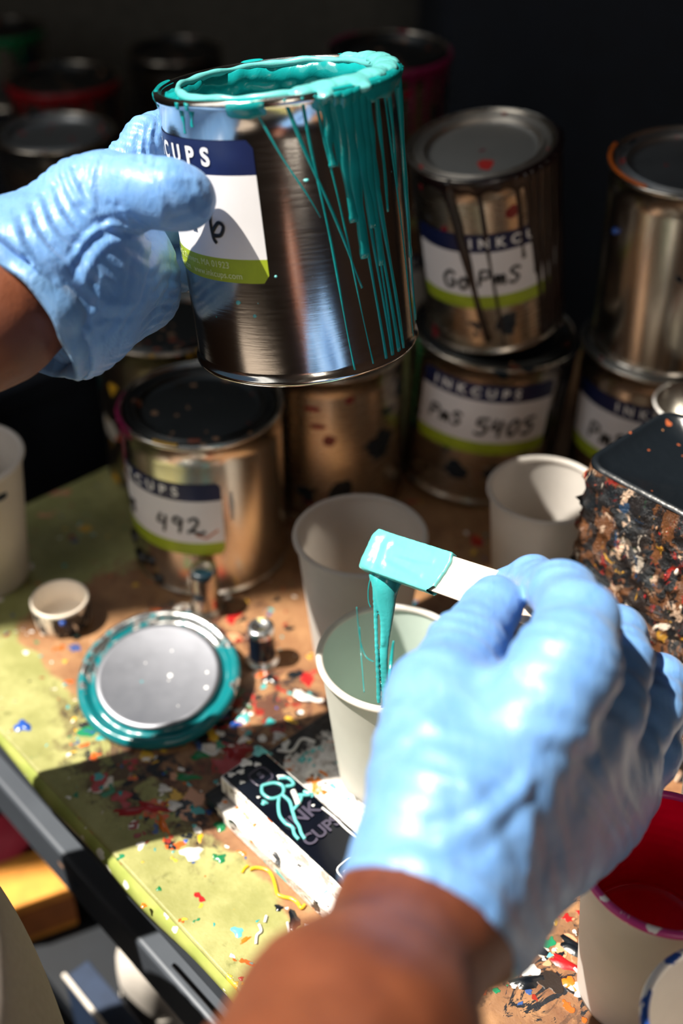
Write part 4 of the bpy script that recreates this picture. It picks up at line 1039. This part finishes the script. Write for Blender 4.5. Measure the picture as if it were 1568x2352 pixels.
rraw = [(bow(*a[:5]), .0034, a[5]) for a in [(1000,1900,1180,1780,14,-.0018),(1015,1925,1200,1800,14,.0014),(1060,1980,1220,1830,14,-.0018),(870,1720,1010,1640,8,.0010),(880,1740,1030,1665,8,-.0008),(1150,1930,1070,1790,-8,.0014),(1110,1950,1040,1830,-8,-.0012),
   (1180,1700,1360,1740,10,-.0014),(1180,1660,1370,1690,10,.0012),(1210,1990,1190,1810,10,.0012),(1250,1980,1230,1810,10,-.0012),(1070,1520,1170,1500,8,-.0010),(1060,1545,1175,1530,8,.0009),(1200,1460,1370,1440,-12,-.0008),(930,2000,1110,2090,-10,-.0014),(950,1960,1130,2060,-10,.0012)]]
rc = crease_set(fn_rgr, rraw, .30, .60)
def disp_rg(P, N):
    return .7*creases(P, rc)+.0007*vnoise(P, 90, 2)+.00035*np.sin((P@npv(rcn))*520+vnoise(P, 60)*4)
pr_ = [p for p, r_ in RTH]+[p for ch in RF for p, r_ in ch]+[at(965, 2030, .385), at(1100, 2080, .39), rcc]
gr = sdf_obj('glove', fn_rg, np.min([npv(p) for p in pr_], 0)-.034, np.max([npv(p) for p in pr_], 0)+.034, .0016, M['glove'], person, disp_rg, it=3, sub=1)
gr['label'] = 'blue glove pinching the stick between thumb and fingers'
rel_ = at(640, 2720, .262)
def fn_ra(P):
    d = smin(cap(P, at(1030, 2030, .390), at(962, 2135, .377), .0225, .0258), cap(P, at(962, 2135, .377), at(825, 2365, .315), .0258, .0290), .01)
    d = smin(d, cap(P, at(975, 2150, .377), at(1068, 2135, .397), .0235, .0200), .02)
    d = smin(d, cap(P, at(825, 2365, .315), rel_, .0290, .0350), .02)
    sd_ = (P-npv(rcc))@npv(rcn); q = np.clip((sd_+.002)/.045, 0, 1); q = q*q*(3-2*q)
    return np.maximum((fn_rgr(P)+.0013)*(1-q)+d*q, -sd_-.015)
ps = [at(1040, 2000, .39), rel_]
sdf_obj('arm', fn_ra, np.min([npv(p) for p in ps], 0)-.045, np.max([npv(p) for p in ps], 0)+.045, .0025, M['skin'], person, lambda P, N: .0003*vnoise(P, 300), it=2)
# cuffs
lay = [(-.0010, -.010), (.0006, -.004), (.0016, .002), (.0020, .006), (.0032, .0085), (.0050, .0070), (.0048, .002), (.0036, -.004)]
cuff(at(62, 700, .4985), CUFN, .0310, .0290, UP, person, 'glove_cuff', lay, .0011)
# wisp of arm hair
m = MB(); m.tube(smooth_path([at(0, 510, .498), at(6, 498, .497), at(4, 484, .497)], 5), .0001, 4); m.tube(smooth_path([at(-4, 510, .498), at(0, 500, .497), at(7, 497, .497)], 5), .0001, 4); m.build('arm_hair', M['hair'], person)
# apron front
def fn_ap(P):
    c_ = npv((-.252, .249, 0)); d = P-c_
    ua = npv(E1); ub = npv(E2); z = P[:, 2]
    a_ = .165-.03*np.clip(z/.14, 0, 1)**2; b_ = .126-.012*np.clip(z/.12, 0, 1)**1.5
    x = d@ua; y = d@ub; k = np.sqrt((x/a_)**2+(y/b_)**2)
    return np.maximum((k-1)*.11, np.maximum(z-.122, -.62-z))
sdf_obj('apron', fn_ap, (-.50, .0, -.63), (-.06, .50, .14), .008, M['cloth'], person, lambda P, N: .002*np.sin(P[:, 2]*40+vnoise(P, 20)*3), it=4)

# ------------------------------------------------------------------ room
def wall(name, boxes, mat):
    m = MB()
    for lo, hi in boxes: m.box(lo, hi)
    o = m.build(name, mat, None, False); o['kind'] = 'structure'; return o
X0, X1, Y0, Y1, Z0, Z1 = -1.2, 1.5, -1.5, 1.75, -.8, 3.4
WY0, WY1, WZ0, WZ1 = -.75, .420, .45, 3.2
wall('floor', [((X0, Y0, Z0-.05), (X1, Y1, Z0))], M['floor'])
wall('ceiling', [((X0, Y0, Z1), (X1, Y1, Z1+.05))], M['ceil'])
wall('wall_back', [((X0, Y1, Z0), (X1, Y1+.05, 1.75)), ((X0, Y1, 2.25), (X1, Y1+.05, Z1)), ((X0, Y1, 1.75), (-.8, Y1+.05, 2.25)), ((-.1, Y1, 1.75), (X1, Y1+.05, 2.25))], M['wall_dark'])
wall('wall_right', [((X1, Y0, Z0), (X1+.05, Y1, Z1))], M['wall_mid'])
wall('wall_left', [((X0-.05, Y0, Z0), (X0, WY0, Z1)), ((X0-.05, WY1, Z0), (X0, Y1, Z1)), ((X0-.05, WY0, Z0), (X0, WY1, WZ0)), ((X0-.05, WY0, WZ1), (X0, WY1, Z1))], M['wall_mid'])
fx0, fx1, fz0, fz1 = .15, .6, .3, 1.7
wall('wall_front', [((X0, Y0-.05, Z0), (fx0, Y0, Z1)), ((fx1, Y0-.05, Z0), (X1, Y0, Z1)), ((fx0, Y0-.05, Z0), (fx1, Y0, fz0)), ((fx0, Y0-.05, fz1), (fx1, Y0, Z1))], M['wall_mid'])
def window(name, a, b, vertical_axis):
    m = MB()
    (x0, y0, z0), (x1, y1, z1) = a, b
    t_ = .012
    if vertical_axis == 'x':
        for z in (z0, z1-t_*2): m.box((x0, y0, z), (x1, y1, z+t_*2))
        for y in (y0, y0+.30, y0+.62, y1-t_*2): m.box((x0, y, z0), (x1, y+t_*(2 if y in (y0, y1-t_*2) else 4), z1))
    else:
        for z in (z0, z1-t_*2): m.box((x0, y0, z), (x1, y1, z+t_*2))
        for x in (x0, (x0+x1)/2-.04, x1-t_*2): m.box((x, y0, z0), (x+(.08 if x0 < x < x1-t_*2 else t_*2), y1, z1))
    o = m.build(name, M['dark_steel'], None, False); o['kind'] = 'structure'
window('window_1', (X0-.02, WY0, WZ0), (X0-.005, WY1, WZ1), 'x')
window('fill_window_front', (fx0, Y0-.02, fz0), (fx1, Y0-.005, fz1), 'y')  # unseen window added behind the camera for fill and reflections in the cans
window('fill_window_back', (-.8, Y1+.005, 1.75), (-.1, Y1+.02, 2.25), 'y')  # unseen high window added to put highlights on the can rims
# tall dark cabinet at the back right
cab = empty('cabinet', (.105, 1.30, -.8)); tag(cab, 'tall navy-black cabinet filling the background at the right', 'cabinet')
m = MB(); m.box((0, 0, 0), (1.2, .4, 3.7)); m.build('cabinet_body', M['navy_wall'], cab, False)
m = MB(); m.box((.006, -.008, .05), (.594, 0, 3.2)); m.build('door', M['navy_wall'], cab, False, .002)
m = MB(); m.box((.606, -.008, .05), (1.194, 0, 3.2)); m.build('door', M['navy_wall'], cab, False, .002)

# ------------------------------------------------------------------ light
def area(name, loc, rot, sx_, sy_, col, e):
    l = bpy.data.lights.new(name, 'AREA'); l.shape = 'RECTANGLE'; l.size = sx_; l.size_y = sy_; l.energy = e; l.color = col
    o = bpy.data.objects.new(name, l); COL.objects.link(o); o.location = loc; o.rotation_euler = rot; return o
sun = bpy.data.lights.new('sun', 'SUN'); sun.energy = 10.5; sun.angle = R(.6); sun.color = (1, .93, .82)
so = bpy.data.objects.new('sun', sun); COL.objects.link(so); so.location = (-2, -1, 2)
el_ = R(62); sd = Vector((.985*math.cos(el_), .17*math.cos(el_), -math.sin(el_))).normalized()
so.rotation_euler = Vector((0, 0, -1)).rotation_difference(sd).to_euler()
area('window_fill', (X0-.03, (WY0+WY1)/2, (WZ0+WZ1)/2), (0, R(-90), 0), WZ1-WZ0, WY1-WY0, (1, .93, .84), 16)
area('window_fill', ((fx0+fx1)/2, Y0-.03, (fz0+fz1)/2), (R(90), 0, 0), fx1-fx0, fz1-fz0, (1, .86, .72), 9)  # warm fill shining through the added front window
area('window_fill', (-.45, Y1+.04, 2.0), (R(-90), 0, 0), .68, .48, (.8, .9, 1), 4)  # weak cool fill shining through the added back window
W = bpy.data.worlds.new('world'); S.world = W; W.use_nodes = True
W.node_tree.nodes['Background'].inputs[0].default_value = (.55, .75, 1, 1); W.node_tree.nodes['Background'].inputs[1].default_value = .4
S.view_settings.view_transform = 'Standard'; S.view_settings.look = 'None'; S.view_settings.exposure = 0; S.view_settings.gamma = 1
S.view_settings.use_curve_mapping = False
